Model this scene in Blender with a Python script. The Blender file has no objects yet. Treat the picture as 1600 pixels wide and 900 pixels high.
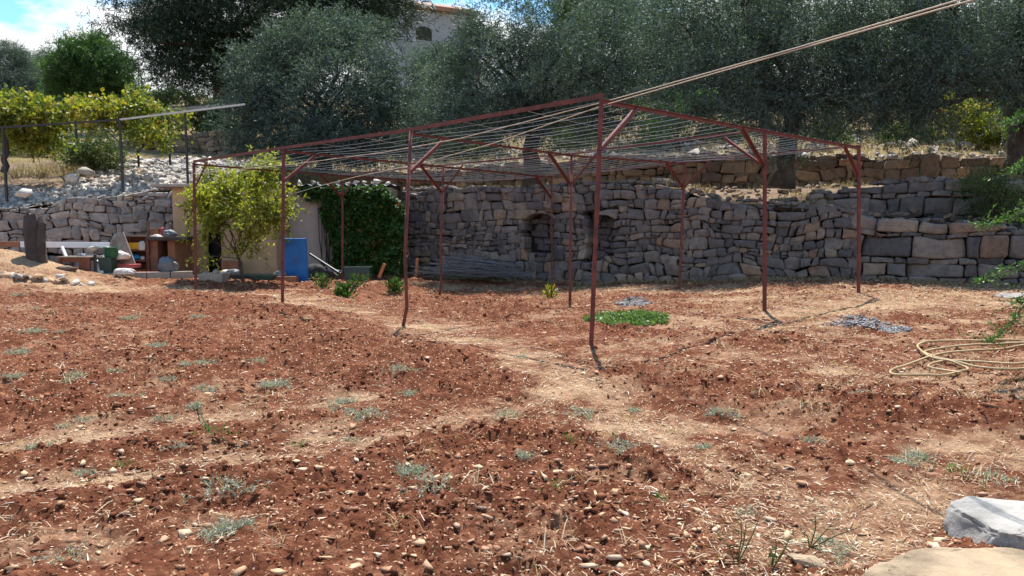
import bpy, bmesh, math, random
import numpy as np
from mathutils import Vector
R = math.radians
random.seed(7); rng = np.random.default_rng(7)
S = bpy.context.scene
COL = S.collection
# ------------------------------------------------------------ camera, sky, sun
FPX = 1155.0; CZ = 1.14; PITCH = math.atan(85/FPX)
cam = bpy.data.cameras.new('camera'); co = bpy.data.objects.new('camera', cam); COL.objects.link(co)
cam.sensor_width = 36; cam.lens = 36*FPX/1600; cam.clip_end = 2000; cam.clip_start = 0.05
co.location = (0, 0, CZ); co.rotation_euler = (math.pi/2-PITCH, 0, 0)
S.camera = co
SUN_EL, SUN_AZ = 66, 5      # azimuth from +Y towards +X
W = bpy.data.worlds.new('World'); S.world = W; W.use_nodes = True
nt = W.node_tree; nt.nodes.clear()
out = nt.nodes.new('ShaderNodeOutputWorld'); bg = nt.nodes.new('ShaderNodeBackground')
sky = nt.nodes.new('ShaderNodeTexSky'); sky.sky_type = 'NISHITA'; sky.sun_disc = False
sky.sun_elevation = R(SUN_EL); sky.sun_rotation = R(SUN_AZ); sky.air_density = 1.0; sky.dust_density = 0.6; sky.ozone_density = 1.2
tc = nt.nodes.new('ShaderNodeTexCoord'); mp = nt.nodes.new('ShaderNodeMapping'); mp.inputs['Scale'].default_value = (1, 1, 2.2)
mp.inputs['Location'].default_value = (1.3, 0.7, 0.4)
nz = nt.nodes.new('ShaderNodeTexNoise'); nz.inputs['Scale'].default_value = 3.4; nz.inputs['Detail'].default_value = 9; nz.inputs['Roughness'].default_value = .56
rp = nt.nodes.new('ShaderNodeValToRGB'); rp.color_ramp.elements[0].position = .555; rp.color_ramp.elements[1].position = .615
hsv = nt.nodes.new('ShaderNodeMixRGB'); hsv.blend_type = 'MULTIPLY'; hsv.inputs[0].default_value = 1; hsv.inputs[2].default_value = (.56, .84, .92, 1)
mx = nt.nodes.new('ShaderNodeMixRGB'); mx.inputs[2].default_value = (4.6, 4.7, 4.75, 1)
L = nt.links.new
L(tc.outputs['Generated'], mp.inputs[0]); L(mp.outputs[0], nz.inputs[0])
sx_ = nt.nodes.new('ShaderNodeSeparateXYZ'); L(tc.outputs['Generated'], sx_.inputs[0])
ml_ = nt.nodes.new('ShaderNodeMath'); ml_.operation = 'MULTIPLY_ADD'; ml_.inputs[1].default_value = -1.5; ml_.inputs[2].default_value = .565; L(sx_.outputs[2], ml_.inputs[0])
ad_ = nt.nodes.new('ShaderNodeMath'); ad_.operation = 'ADD'; L(nz.outputs[0], ad_.inputs[0]); L(ml_.outputs[0], ad_.inputs[1]); L(ad_.outputs[0], rp.inputs[0]); L(sky.outputs[0], hsv.inputs[1])
L(rp.outputs[0], mx.inputs[0]); L(hsv.outputs[0], mx.inputs[1]); L(mx.outputs[0], bg.inputs[0]); L(bg.outputs[0], out.inputs[0])
bg.inputs[1].default_value = 0.14
sl = bpy.data.lights.new('sun', 'SUN'); sl.energy = 4.6; sl.angle = R(.5); sl.color = (1, .955, .88)
so = bpy.data.objects.new('sun', sl); COL.objects.link(so)
sd = Vector((math.cos(R(SUN_EL))*math.sin(R(SUN_AZ)), math.cos(R(SUN_EL))*math.cos(R(SUN_AZ)), math.sin(R(SUN_EL))))
so.rotation_euler = sd.to_track_quat('Z', 'Y').to_euler()
S.view_settings.view_transform = 'Standard'; S.view_settings.look = 'None'; S.view_settings.gamma = 1
S.view_settings.exposure = 0.95
S.view_settings.use_curve_mapping = False

# ------------------------------------------------------------ small maths
cp, sp = math.cos(PITCH), math.sin(PITCH)
def P(px, py, d):
    "world point at distance d (along +Y) behind photograph pixel px,py (1600x900)"
    a = (px-800)/FPX; b = (450-py)/FPX
    rx, ry, rz = a, cp+b*sp, -sp+b*cp
    k = d/ry
    return Vector((rx*k, d, CZ+rz*k))
def Pz(px, py, z):
    a = (px-800)/FPX; b = (450-py)/FPX
    rx, ry, rz = a, cp+b*sp, -sp+b*cp
    k = (z-CZ)/rz
    return Vector((rx*k, ry*k, z))
def _h(ix, iy, s):
    n = (ix.astype(np.int64)*374761393 + iy.astype(np.int64)*668265263 + s*1442695041) & 0xffffffff
    n = ((n ^ (n >> 13))*1274126177) & 0xffffffff
    n = (n ^ (n >> 16)) & 0xffffffff
    return n/4294967295.0
def vn(x, y, s=0):
    x = np.asarray(x, float); y = np.asarray(y, float)
    ix = np.floor(x); iy = np.floor(y); fx = x-ix; fy = y-iy
    fx = fx*fx*(3-2*fx); fy = fy*fy*(3-2*fy)
    a = _h(ix, iy, s); b = _h(ix+1, iy, s); c = _h(ix, iy+1, s); d = _h(ix+1, iy+1, s)
    return (a*(1-fx)+b*fx)*(1-fy)+(c*(1-fx)+d*fx)*fy
def fbm(x, y, s=0, o=4):
    r = 0; a = .5; t = 0
    for i in range(o):
        r = r+a*vn(x, y, s+i*17); t += a; x = np.asarray(x)*2.03+5.1; y = np.asarray(y)*2.03+3.7; a *= .5
    return r/t
def sstep(a, b, x):
    t = np.clip((x-a)/(b-a), 0, 1); return t*t*(3-2*t)

# ------------------------------------------------------------ field height
CTRL = []
TOPS = {(0,0):(940,153),(1,0):(642,205),(2,0):(443,233),(3,0):(303,254),(0,1):(1195,202),(1,1):(893,240),(2,1):(693,258),(3,1):(535,273),
        (0,2):(1342,228),(1,2):(1070,253),(2,2):(862,275),(3,2):(711,284)}
BASES = {(0,0):(923,540),(1,0):(627,515),(2,0):(441,473),(3,0):(306,457),(0,1):(1195,485),(1,1):(890,478),(2,1):(685,470),(3,1):(535,440),
        (0,2):(1342,455),(1,2):(1061,450),(2,2):(862,445),(3,2):(711,437)}
POSTS = {}
for k, (px, py) in TOPS.items():
    t = Pz(px, py, 2.5); bx_, by_ = BASES[k]
    b = P(bx_, by_, t.y); POSTS[k] = (t, b); CTRL.append((b.x, b.y, b.z))
CTRL += [(-9, 15.5, .1), (-7, 15.5, .06), (-8, 17, .3), (-11, 16.5, .4), (9, 13, .12), (7, 8, .08), (4.5, 6, -.02), (-6, 8, .0), (-9, 11, .05), (-3, 6, -.12),
         (0, 3.5, -.34), (-2.5, 3.5, -.3), (2.5, 3.4, -.28), (0, 0, -.4), (-5, 0, -.35), (5, 0, -.35), (9, 16, .2), (-4, 18.5, .05)]
CT = np.array(CTRL)
def hsmooth(x, y):
    x = np.asarray(x, float); y = np.asarray(y, float)
    sw = np.zeros_like(x)+1e-9; sz = np.zeros_like(x)
    for a, b, c in CT:
        w = np.exp(-((x-a)**2+(y-b)**2)/(2*1.7**2))+1e-4/(1+(x-a)**2+(y-b)**2)
        sw = sw+w; sz = sz+w*c
    z = sz/sw
    z = z+.62*np.exp(-((x+10.6)**2/3.2+(y-14.9)**2/1.2))
    return z
def G(px, py):
    z = 0.
    for i in range(14):
        p = Pz(px, py, min(z, 1.05)); z = .5*z+.5*float(hsmooth(p.x, p.y))
    return Pz(px, py, min(z, 1.05))
def poly_ground(pts): return [G(*p) for p in pts]
PATHS = [([(430,462),(560,488),(700,520),(850,570),(940,640),(1090,700),(1200,780),(1190,900)], .42, 1),
         ([(10,700),(250,662),(430,640),(570,622)], .13, .8), ([(0,775),(300,722),(600,690),(760,652),(880,618)], .26, .9),
         ([(1600,470),(1400,470),(1200,495),(1090,540),(950,570)], .7, .55), ([(1240,900),(1400,800),(1480,720),(1600,700)], .3, .8),
         ([(1010,560),(1230,560),(1400,620),(1600,640)], .45, .5), ([(640,446),(900,450),(1150,458)], .5, .6), ([(0,820),(200,840),(430,830)], .25, .4), ([(150,447),(300,450),(430,462)],.35,1), ([(-40,415),(60,425),(120,440)],.8,1)]
RIDGES = [([(60,468),(300,482),(430,492)], .5, 1), ([(330,505),(520,535),(690,560)], .38, .8), ([(250,560),(430,570),(560,590),(760,606)], .28, .8),
          ([(20,655),(250,632),(400,618)], .2, .8), ([(0,612),(200,590),(300,585)], .22, .7),([(20,730),(220,700),(420,672)], .16, .7), ([(610,700),(760,690),(930,712),(1050,742)], .28, 1),
          ([(60,800),(250,780),(480,745)], .2, .8), ([(560,830),(760,790),(960,800),(1080,850)], .25, .8), ([(1000,590),(1120,615),(1330,640)], .28, .8),
          ([(650,475),(740,472),(800,490)], .35, .9), ([(470,448),(640,452)], .3, .8), ([(1330,600),(1450,640),(1560,650)], .25, .6), ([(1180,720),(1330,735),(1500,745)], .22, .6),
          ([(850,510),(1000,525),(1180,530)], .25, .6),([(380,880),(600,870),(800,890)], .2, .6)]
def dist_poly(x, y, pts):
    d = np.full(x.shape, 1e9)
    for a, b in zip(pts[:-1], pts[1:]):
        ax, ay = a.x, a.y; vx, vy = b.x-ax, b.y-ay; q = vx*vx+vy*vy+1e-9
        t = np.clip(((x-ax)*vx+(y-ay)*vy)/q, 0, 1)
        d = np.minimum(d, np.hypot(x-ax-t*vx, y-ay-t*vy))
    return d
PW = [(poly_ground(p), w, s) for p, w, s in PATHS]; RW = [(poly_ground(p), w, s) for p, w, s in RIDGES]
def masks(x, y):
    wob = (fbm(x*1.6, y*1.6, 3, 3)-.5)*.7
    pth = np.zeros_like(x); rdg = np.zeros_like(x)
    for p, w, s in PW: pth = np.maximum(pth, s*np.exp(-((dist_poly(x, y, p)+wob*w*1.4)/w)**2))
    for p, w, s in RW: w *= 1.35; rdg = np.maximum(rdg, .85*s*np.exp(-((dist_poly(x, y, p)+wob*w*1.6)/w)**2))
    m1 = fbm(x*3.1, y*3.1, 101, 3); m2 = fbm(x*1.1, y*1.1, 105, 3)
    rdg = np.clip(rdg*(.55+.9*m1)+.5*sstep(.52, .68, m2)*(1-pth), 0, 1.1); pth = pth*(.45+1.0*fbm(x*2.3, y*2.3, 111, 3))
    return pth, rdg
def hfield(x, y, fine=True):
    x = np.asarray(x, float); y = np.asarray(y, float); sh = x.shape
    x = x.ravel(); y = y.ravel()
    z = hsmooth(x, y); pth, rdg = masks(x, y)
    z = z+.06*rdg*(.4+fbm(x*2.1, y*2.1, 9, 3))+.05*(fbm(x*.9, y*.9, 5, 3)-.5)-.015*pth
    rough = np.clip(.5+.9*rdg+.7*(fbm(x*.8, y*.8, 21, 3)-.45)-.5*pth, .12, 1.3)
    if fine:
        n = fbm(x*7, y*7, 31, 3); b = np.abs(vn(x*16, y*16, 41)*2-1); c = np.abs(vn(x*31+2, y*31, 43)*2-1)
        d_ = np.abs(vn(x*9+7, y*9, 45)*2-1); e_ = vn(x*22, y*22+3, 46)
        z = z+rough*(.070*(n-.5)+.026*(1-b)**1.5*sstep(.35, .6, n)+.016*(1-c)*(.4+e_)+.024*(1-d_)**2*e_)+.007*vn(x*60, y*60, 47)
    return (z.reshape(sh) if fine != 2 else (z.reshape(sh), rough.reshape(sh), pth.reshape(sh), rdg.reshape(sh)))

# ------------------------------------------------------------ mesh helpers
class MB:
    def __init__(s): s.v = []; s.f = []; s.a = []; s.n = 0
    def add(s, V, F, a=0.5):
        V = [tuple(v) for v in V]
        s.v += V; s.f += [tuple(i+s.n for i in f) for f in F]; s.a += (list(a) if hasattr(a, '__len__') else [a]*len(V)); s.n += len(V)
        return s
    def box(s, c, sz, rz=0, tilt=(0, 0), a=.5):
        from mathutils import Euler
        m = Euler((tilt[0], tilt[1], rz)).to_matrix(); c = Vector(c)
        V = [c+m @ Vector((sx*sz[0]/2, sy*sz[1]/2, sz_*sz[2]/2)) for sx in (-1, 1) for sy in (-1, 1) for sz_ in (-1, 1)]
        return s.add(V, [(0,1,3,2), (4,6,7,5), (0,4,5,1), (2,3,7,6), (0,2,6,4), (1,5,7,3)], a)
    def bar(s, p, q, w, h=None, up=(0, 0, 1)):
        p = Vector(p); q = Vector(q); h = h or w; d = (q-p).normalized(); up = Vector(up)
        x = d.cross(up)
        if x.length < 1e-3: x = Vector((1, 0, 0))
        x.normalize(); y = x.cross(d)
        V = [e+x*(i*w/2)+y*(j*h/2) for e in (p, q) for i, j in ((-1,-1), (1,-1), (1,1), (-1,1))]
        return s.add(V, [(3,2,1,0), (4,5,6,7), (0,1,5,4), (1,2,6,5), (2,3,7,6), (3,0,4,7)])
    def tube(s, pts, rad, n=8, cap=True, wob=0, a=.5):
        pts = [Vector(p) for p in pts]; m = len(pts)
        rads = [rad]*m if not hasattr(rad, '__len__') else rad
        V = []; ref = None
        for i, p in enumerate(pts):
            d = (pts[min(i+1, m-1)]-pts[max(i-1, 0)]).normalized()
            if ref is None: ref = d.orthogonal().normalized()
            x = (ref-d*ref.dot(d)); x = x.normalized() if x.length > 1e-4 else d.orthogonal().normalized(); ref = x; y = d.cross(x)
            for k in range(n):
                t = 2*math.pi*k/n; r = rads[i]*(1+(random.uniform(-wob, wob) if wob else 0))
                V.append(p+x*math.cos(t)*r+y*math.sin(t)*r)
        F = [(i*n+k, i*n+(k+1) % n, (i+1)*n+(k+1) % n, (i+1)*n+k) for i in range(m-1) for k in range(n)]
        if cap: F += [tuple(range(n-1, -1, -1)), tuple((m-1)*n+k for k in range(n))]
        return s.add(V, F, a)
    def lathe(s, c, prof, n=20, a=.5, sx=1, sy=1, rz=0):
        c = Vector(c); V = []; m = len(prof)
        for r, z in prof:
            for k in range(n):
                t = 2*math.pi*k/n; X, Y = r*math.cos(t)*sx, r*math.sin(t)*sy
                V.append(c+Vector((X*math.cos(rz)-Y*math.sin(rz), X*math.sin(rz)+Y*math.cos(rz), z)))
        F = [(i*n+k, i*n+(k+1) % n, (i+1)*n+(k+1) % n, (i+1)*n+k) for i in range(m-1) for k in range(n)]
        F += [tuple(range(n-1, -1, -1)), tuple((m-1)*n+k for k in range(n))]
        return s.add(V, F, a)
    def arr(s): return np.array(s.v), s.f, np.array(s.a)

def link(o, parent=None):
    COL.objects.link(o)
    if parent: o.parent = parent
    return o
def mesh_np(name, V, F, mat, a=None, parent=None, smooth=False, loc=None, mats=None, b=None):
    "one mesh object from arrays; vertices given in world space"
    V = np.asarray(V, float)
    if parent is not None: off = np.array(parent['_o'])
    elif loc is not None: off = np.array(loc)
    else: off = np.array([V[:, 0].mean(), V[:, 1].mean(), V[:, 2].min()])
    me = bpy.data.meshes.new(name)
    if isinstance(F, np.ndarray):
        k = F.shape[1]; me.vertices.add(len(V)); me.vertices.foreach_set('co', (V-off).astype(np.float32).ravel())
        me.loops.add(F.size); me.loops.foreach_set('vertex_index', F.astype(np.int32).ravel())
        me.polygons.add(len(F)); me.polygons.foreach_set('loop_start', np.arange(0, F.size, k, dtype=np.int32))
        me.polygons.foreach_set('loop_total', np.full(len(F), k, dtype=np.int32)); me.update(calc_edges=True)
    else:
        me.from_pydata((V-off).tolist(), [], F); me.update()
    if a is not None:
        at = me.attributes.new('v', 'FLOAT', 'POINT'); at.data.foreach_set('value', np.asarray(a, np.float32))
    if b is not None:
        at = me.attributes.new('w', 'FLOAT', 'POINT'); at.data.foreach_set('value', np.asarray(b, np.float32))
    if smooth: me.polygons.foreach_set('use_smooth', [True]*len(me.polygons))
    for m in (mats or [mat]): me.materials.append(m)
    o = bpy.data.objects.new(name, me); link(o, parent)
    if parent is None: o.location = off
    o['_o'] = [float(q) for q in off]
    return o
def part(name, mb, mat, parent=None, smooth=False, bevel=0, label=None):
    V, F, a = mb.arr(); o = mesh_np(name, V, F, mat, a, parent, smooth)
    if bevel:
        m = o.modifiers.new('bevel', 'BEVEL'); m.width = bevel; m.segments = 2; m.limit_method = 'ANGLE'
    if label: o['label'] = label
    return o
def tag(o, label, cat, group=None):
    o['label'] = label; o['category'] = cat
    if group: o['group'] = group
    return o
def thing(name, label, cat, loc, group=None):
    o = bpy.data.objects.new(name, None); link(o); o.location = Vector(loc); o.empty_display_size = .2
    o['_o'] = [float(q) for q in loc]; return tag(o, label, cat, group)
def one(name, mb, mat, label, cat, group=None, smooth=False, bevel=0):
    return tag(part(name, mb, mat, None, smooth, bevel), label, cat, group)
def kind(o, k): o['kind'] = k; return o
def dup(root, loc, rz, sc=1, label=None, group=None):
    r = root.copy(); COL.objects.link(r); r.location = loc; r.rotation_euler = (0, 0, rz)
    r.scale = sc if hasattr(sc, '__len__') else (sc, sc, sc)
    if label: r['label'] = label
    if group: r['group'] = group
    for ch in list(root.children):
        c = ch.copy(); COL.objects.link(c); c.parent = r
        for g in ch.children:
            d = g.copy(); COL.objects.link(d); d.parent = c
    return r

# ------------------------------------------------------------ materials
def newmat(name):
    m = bpy.data.materials.new(name); m.use_nodes = True; n = m.node_tree
    return m, n, n.nodes['Principled BSDF'], n.nodes['Material Output']
def N(n, t, **kw):
    x = n.nodes.new('ShaderNode'+t)
    for k, v in kw.items():
        if k in x.inputs: x.inputs[k].default_value = v
        else: setattr(x, k, v)
    return x
def ramp(n, src, stops):
    r = n.nodes.new('ShaderNodeValToRGB'); e = r.color_ramp.elements
    while len(e) > 1: e.remove(e[-1])
    e[0].position = stops[0][0]; e[0].color = (*stops[0][1], 1)
    for p, c in stops[1:]: q = e.new(p); q.color = (*c, 1)
    n.links.new(src, r.inputs[0]); return r
def plain(name, col, rough=.7, var=.25, scale=6, bump=.15, metal=0, dirt=None, detail=6):
    m, n, b, o = newmat(name); tcn = N(n, 'TexCoord'); nz = N(n, 'TexNoise', Scale=scale, Detail=detail, Roughness=.6)
    n.links.new(tcn.outputs['Object'], nz.inputs['Vector'])
    d = dirt or tuple(c*(1-var) for c in col)
    r = ramp(n, nz.outputs[0], [(.32, d), (.52, col), (.72, tuple(min(1, c*(1+var)) for c in col))])
    n.links.new(r.outputs[0], b.inputs['Base Color']); b.inputs['Roughness'].default_value = rough; b.inputs['Metallic'].default_value = metal
    if bump:
        n2 = N(n, 'TexNoise', Scale=scale*7, Detail=4); n.links.new(tcn.outputs['Object'], n2.inputs['Vector'])
        bp = N(n, 'Bump', Strength=bump, Distance=.02); n.links.new(n2.outputs[0], bp.inputs['Height']); n.links.new(bp.outputs[0], b.inputs['Normal'])
    return m
def stone_mat(name, stops, bump=.9, dust=None, scale=9):
    m, n, b, o = newmat(name); at = N(n, 'Attribute', attribute_name='v'); tcn = N(n, 'TexCoord')
    nz = N(n, 'TexNoise', Scale=scale, Detail=8, Roughness=.65); n.links.new(tcn.outputs['Object'], nz.inputs['Vector'])
    r = ramp(n, at.outputs['Fac'], stops)
    r2 = ramp(n, nz.outputs[0], [(.3, (.62, .6, .58)), (.5, (1, 1, 1)), (.72, (1.25, 1.22, 1.18))])
    mm = N(n, 'MixRGB', blend_type='MULTIPLY'); mm.inputs[0].default_value = 1
    n.links.new(r.outputs[0], mm.inputs[1]); n.links.new(r2.outputs[0], mm.inputs[2])
    n5 = N(n, 'TexNoise', Scale=.9, Detail=3, Roughness=.6); n.links.new(tcn.outputs['Object'], n5.inputs['Vector'])
    r5 = ramp(n, n5.outputs[0], [(.35, (.74, .73, .72)), (.65, (1.18, 1.1, 1.0))]); m5 = N(n, 'MixRGB', blend_type='MULTIPLY'); m5.inputs[0].default_value = 1
    n.links.new(mm.outputs[0], m5.inputs[1]); n.links.new(r5.outputs[0], m5.inputs[2]); mm = m5
    n.links.new(mm.outputs[0], b.inputs['Base Color']); b.inputs['Roughness'].default_value = .92; b.inputs['Specular IOR Level'].default_value = .25
    n3 = N(n, 'TexNoise', Scale=scale*3.5, Detail=7, Roughness=.7); n.links.new(tcn.outputs['Object'], n3.inputs['Vector'])
    bp = N(n, 'Bump', Strength=bump, Distance=.03); n.links.new(n3.outputs[0], bp.inputs['Height']); n.links.new(bp.outputs[0], b.inputs['Normal'])
    return m
def leaf_mat(name, stops, trans=.35, back=None, rough=.5):
    m, n, b, o = newmat(name); at = N(n, 'Attribute', attribute_name='v'); r = ramp(n, at.outputs['Fac'], stops); c = r.outputs[0]
    if back:
        g = N(n, 'NewGeometry'); mm = N(n, 'MixRGB'); mm.inputs[2].default_value = (*back, 1)
        n.links.new(g.outputs['Backfacing'], mm.inputs[0]); n.links.new(c, mm.inputs[1]); c = mm.outputs[0]
    n.links.new(c, b.inputs['Base Color']); b.inputs['Roughness'].default_value = rough; b.inputs['Specular IOR Level'].default_value = .35
    t = N(n, 'BsdfTranslucent'); mul = N(n, 'MixRGB', blend_type='MULTIPLY'); mul.inputs[0].default_value = 1; mul.inputs[2].default_value = (1.3, 1.5, .6, 1)
    n.links.new(c, mul.inputs[1]); n.links.new(mul.outputs[0], t.inputs[0])
    s = N(n, 'MixShader'); s.inputs[0].default_value = trans; n.links.new(b.outputs[0], s.inputs[1]); n.links.new(t.outputs[0], s.inputs[2]); n.links.new(s.outputs[0], o.inputs[0])
    return m
def ground_mat(name, soil, light, straw, use_attr=True):
    m, n, b, o = newmat(name); geo = N(n, 'NewGeometry')
    def nz(s, d=6, r=.6):
        x = N(n, 'TexNoise', Scale=s, Detail=d, Roughness=r); n.links.new(geo.outputs['Position'], x.inputs['Vector']); return x.outputs[0]
    big = nz(1.3, 8, .62); mid = nz(9, 7, .7); fin = nz(45, 5, .7)
    c1 = ramp(n, mid, [(.32, tuple(x*.72 for x in soil)), (.5, soil), (.68, light)])
    c2 = ramp(n, fin, [(.35, tuple(x*.7 for x in straw)), (.55, straw), (.75, tuple(min(1, x*1.25) for x in straw))])
    mm = N(n, 'MixRGB'); n.links.new(c1.outputs[0], mm.inputs[1]); n.links.new(c2.outputs[0], mm.inputs[2])
    if use_attr:
        at = N(n, 'Attribute', attribute_name='v')
        a1 = N(n, 'Math', operation='ADD'); n.links.new(at.outputs['Fac'], a1.inputs[0]); n.links.new(big, a1.inputs[1])
        a2 = N(n, 'Math', operation='ADD'); n.links.new(a1.outputs[0], a2.inputs[0]); n.links.new(mid, a2.inputs[1])
        mr = N(n, 'MapRange'); n.links.new(a2.outputs[0], mr.inputs[0])
        mr.inputs['From Min'].default_value = 1.10; mr.inputs['From Max'].default_value = 1.66; mr.inputs['To Max'].default_value = .92
        n.links.new(mr.outputs[0], mm.inputs[0])
    else:
        rr = ramp(n, big, [(.4, (.1,)*3), (.6, (.9,)*3)]); n.links.new(rr.outputs[0], mm.inputs[0])
    n.links.new(mm.outputs[0], b.inputs['Base Color']); b.inputs['Roughness'].default_value = 1; b.inputs['Specular IOR Level'].default_value = .1
    vo = N(n, 'TexVoronoi', Scale=55.); n.links.new(geo.outputs['Position'], vo.inputs['Vector']); sp_ = N(n, 'SeparateColor'); n.links.new(vo.outputs['Color'], sp_.inputs[0])
    g1 = N(n, 'Math', operation='GREATER_THAN'); g1.inputs[1].default_value = .80; n.links.new(sp_.outputs[0], g1.inputs[0])
    g2 = N(n, 'Math', operation='LESS_THAN'); g2.inputs[1].default_value = .34; n.links.new(vo.outputs['Distance'], g2.inputs[0])
    g3 = N(n, 'Math', operation='MULTIPLY'); n.links.new(g1.outputs[0], g3.inputs[0]); n.links.new(g2.outputs[0], g3.inputs[1])
    m3 = N(n, 'MixRGB'); n.links.new(g3.outputs[0], m3.inputs[0]); n.links.new(mm.outputs[0], m3.inputs[1]); m3.inputs[2].default_value = (*[min(1, q*1.15) for q in straw], 1); n.links.new(m3.outputs[0], b.inputs['Base Color'])
    ad = N(n, 'Math', operation='ADD'); n.links.new(mid, ad.inputs[0]); n.links.new(fin, ad.inputs[1])
    bp = N(n, 'Bump', Strength=.9, Distance=.03); n.links.new(ad.outputs[0], bp.inputs['Height']); n.links.new(bp.outputs[0], b.inputs['Normal'])
    return m
M = {}
M['field'] = ground_mat('red_tilled_soil', (.15, .051, .026), (.29, .12, .064), (.46, .295, .18))
M['terr'] = ground_mat('dry_terrace_soil', (.13, .08, .052), (.21, .14, .095), (.29, .215, .15), False)  # brown soil, tones darkened in place of tree shade on the terrace
M['hill'] = ground_mat('dry_hill', (.16, .12, .06), (.22, .16, .08), (.30, .22, .11), False)
M['wall'] = stone_mat('weathered_grey_limestone', [(0, (.115, .112, .12)), (.4, (.18, .168, .17)), (.8, (.245, .22, .21)), (.90, (.29, .24, .20)), (.97, (.28, .19, .14)), (1, (.36, .33, .31))])
M['wallb'] = stone_mat('brown_limestone', [(0, (.15, .12, .10)), (.5, (.23, .18, .145)), (.8, (.30, .24, .19)), (1, (.40, .27, .17))])
M['wallw'] = stone_mat('pale_limestone', [(0, (.28, .27, .27)), (.5, (.42, .39, .37)), (.9, (.52, .49, .46)), (1, (.5, .36, .28))])
M['rubble'] = stone_mat('broken_limestone', [(0, (.26, .25, .25)), (.5, (.42, .40, .38)), (1, (.58, .55, .52))], .35)
M['pebble'] = stone_mat('soil_stones', [(0, (.30, .15, .09)), (.4, (.46, .275, .175)), (.8, (.62, .43, .29)), (1, (.70, .56, .44))], .25, scale=20)
M['clod'] = stone_mat('soil_clods', [(0, (.13, .042, .021)), (.6, (.20, .068, .034)), (1, (.32, .14, .075))], .6, scale=25)
M['straw'] = leaf_mat('dry_straw', [(0, (.30, .20, .12)), (.5, (.46, .33, .20)), (.85, (.62, .49, .33)), (1, (.66, .60, .52))], .2)
M['rust'] = plain('red_oxide_metal', (.14, .030, .023), .7, .5, 7, .3, 0, (.075, .022, .016))
M['black'] = plain('black_metal', (.02, .022, .025), .5, .2, 4, 0)
M['wire'] = plain('galvanised_wire', (.5, .49, .47), .5, .2, 3, 0, .6)
M['bark'] = plain('olive_bark', (.07, .058, .05), .95, .45, 5, .9)
M['pbark'] = plain('pine_bark', (.085, .055, .04), .95, .4, 4, .9)
M['olive'] = leaf_mat('olive_leaves', [(0, (.012, .031, .029)), (.5, (.036, .068, .060)), (1, (.13, .178, .145))], .24, (.09, .125, .118), .62)
M['pine'] = leaf_mat('pine_needles', [(0, (.010, .026, .018)), (.6, (.024, .050, .026)), (1, (.055, .09, .035))], .12)
M['pineb'] = leaf_mat('young_pine_needles', [(0, (.022, .06, .02)), (.6, (.055, .115, .035)), (1, (.12, .19, .06))], .3)
M['lemon'] = leaf_mat('citrus_leaves', [(0, (.08, .095, .018)), (.5, (.20, .21, .035)), (1, (.42, .38, .08))], .5)
M['vine'] = leaf_mat('autumn_vine_leaves', [(0, (.05, .085, .02)), (.45, (.15, .18, .03)), (.8, (.38, .32, .05)), (1, (.34, .15, .04))], .4)
M['ivy'] = leaf_mat('dark_climber_leaves', [(0, (.018, .055, .015)), (.55, (.05, .115, .022)), (.93, (.08, .16, .03)), (1, (.25, .07, .03))], .25)
M['green'] = leaf_mat('fresh_leaves', [(0, (.04, .10, .018)), (.6, (.09, .19, .03)), (1, (.18, .30, .06))], .4)
M['bush'] = leaf_mat('dull_bush_leaves', [(0, (.035, .06, .02)), (.6, (.08, .115, .04)), (1, (.18, .19, .08))], .3)
M['weed'] = leaf_mat('silvery_weed_leaves', [(0, (.17, .19, .13)), (.5, (.33, .34, .29)), (1, (.56, .55, .50))], .25)
M['dryg'] = leaf_mat('dry_grass', [(0, (.22, .15, .085)), (.6, (.36, .26, .15)), (1, (.50, .40, .26))], .2)
M['tan'] = plain('tan_render', (.46, .32, .20), .9, .14, 1.4, .3, 0, (.38, .235, .125))
M['plaster'] = plain('pale_pink_plaster', (.52, .44, .38), .9, .12, 1.8, .3)
M['dark'] = plain('dark_inside', (.03, .028, .026), .9, .2, 3, 0)  # near-black base paints shade inside openings; also wall backing and netting
M['conc'] = plain('concrete', (.33, .30, .265), .9, .22, 2.5, .4)
M['brick'] = plain('brick_brown', (.25, .115, .065), .85, .25, 5, .3)
M['wood'] = plain('weathered_wood', (.065, .048, .042), .9, .4, 4, .5)
M['gwood'] = plain('grey_board', (.24, .19, .15), .85, .25, 4, .3)
M['rwood'] = plain('brown_painted_wood', (.17, .06, .035), .6, .25, 4, .2)
M['white'] = plain('white_painted_metal', (.70, .72, .75), .5, .08, 4, 0)
M['sheet'] = plain('roof_sheet', (.30, .30, .31), .6, .2, 3, 0, .3)
M['blue'] = plain('blue_paint', (.008, .14, .47), .5, .3, 3, .1, 0, (.012, .09, .30))
M['dgreen'] = plain('dark_green_plastic', (.018, .05, .042), .45, .2, 4, 0)
M['green_p'] = plain('green_plastic', (.03, .14, .075), .45, .15, 4, 0)
M['yellow'] = plain('yellow_plastic', (.75, .42, .02), .4, .1, 4, 0)
M['cyan'] = plain('blue_bag', (.02, .28, .55), .5, .2, 8, .3)
M['cloth'] = plain('dirty_white_cloth', (.60, .54, .50), .85, .18, 9, .5)
M['red'] = plain('faded_red_cloth', (.33, .06, .06), .8, .3, 9, .4)
M['tarp'] = plain('grey_tarp', (.16, .18, .21), .6, .3, 6, .4)
M['rope'] = plain('cream_rope', (.55, .46, .36), .9, .15, 40, .4)
M['hose'] = plain('yellow_hose', (.40, .28, .14), .6, .25, 5, .1)
M['ash'] = plain('grey_ash', (.30, .29, .30), 1, .4, 14, .8)
M['tile'] = plain('roof_tile', (.30, .15, .09), .85, .25, 3, .3)
M['hwall'] = plain('pale_house_stone', (.30, .315, .35), .9, .1, 2, .3)
M['stick'] = plain('cut_cane', (.17, .17, .18), .8, .5, 30, .2)
M['orange'] = plain('orange_wood', (.45, .16, .07), .8, .2, 6, .2)
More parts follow.
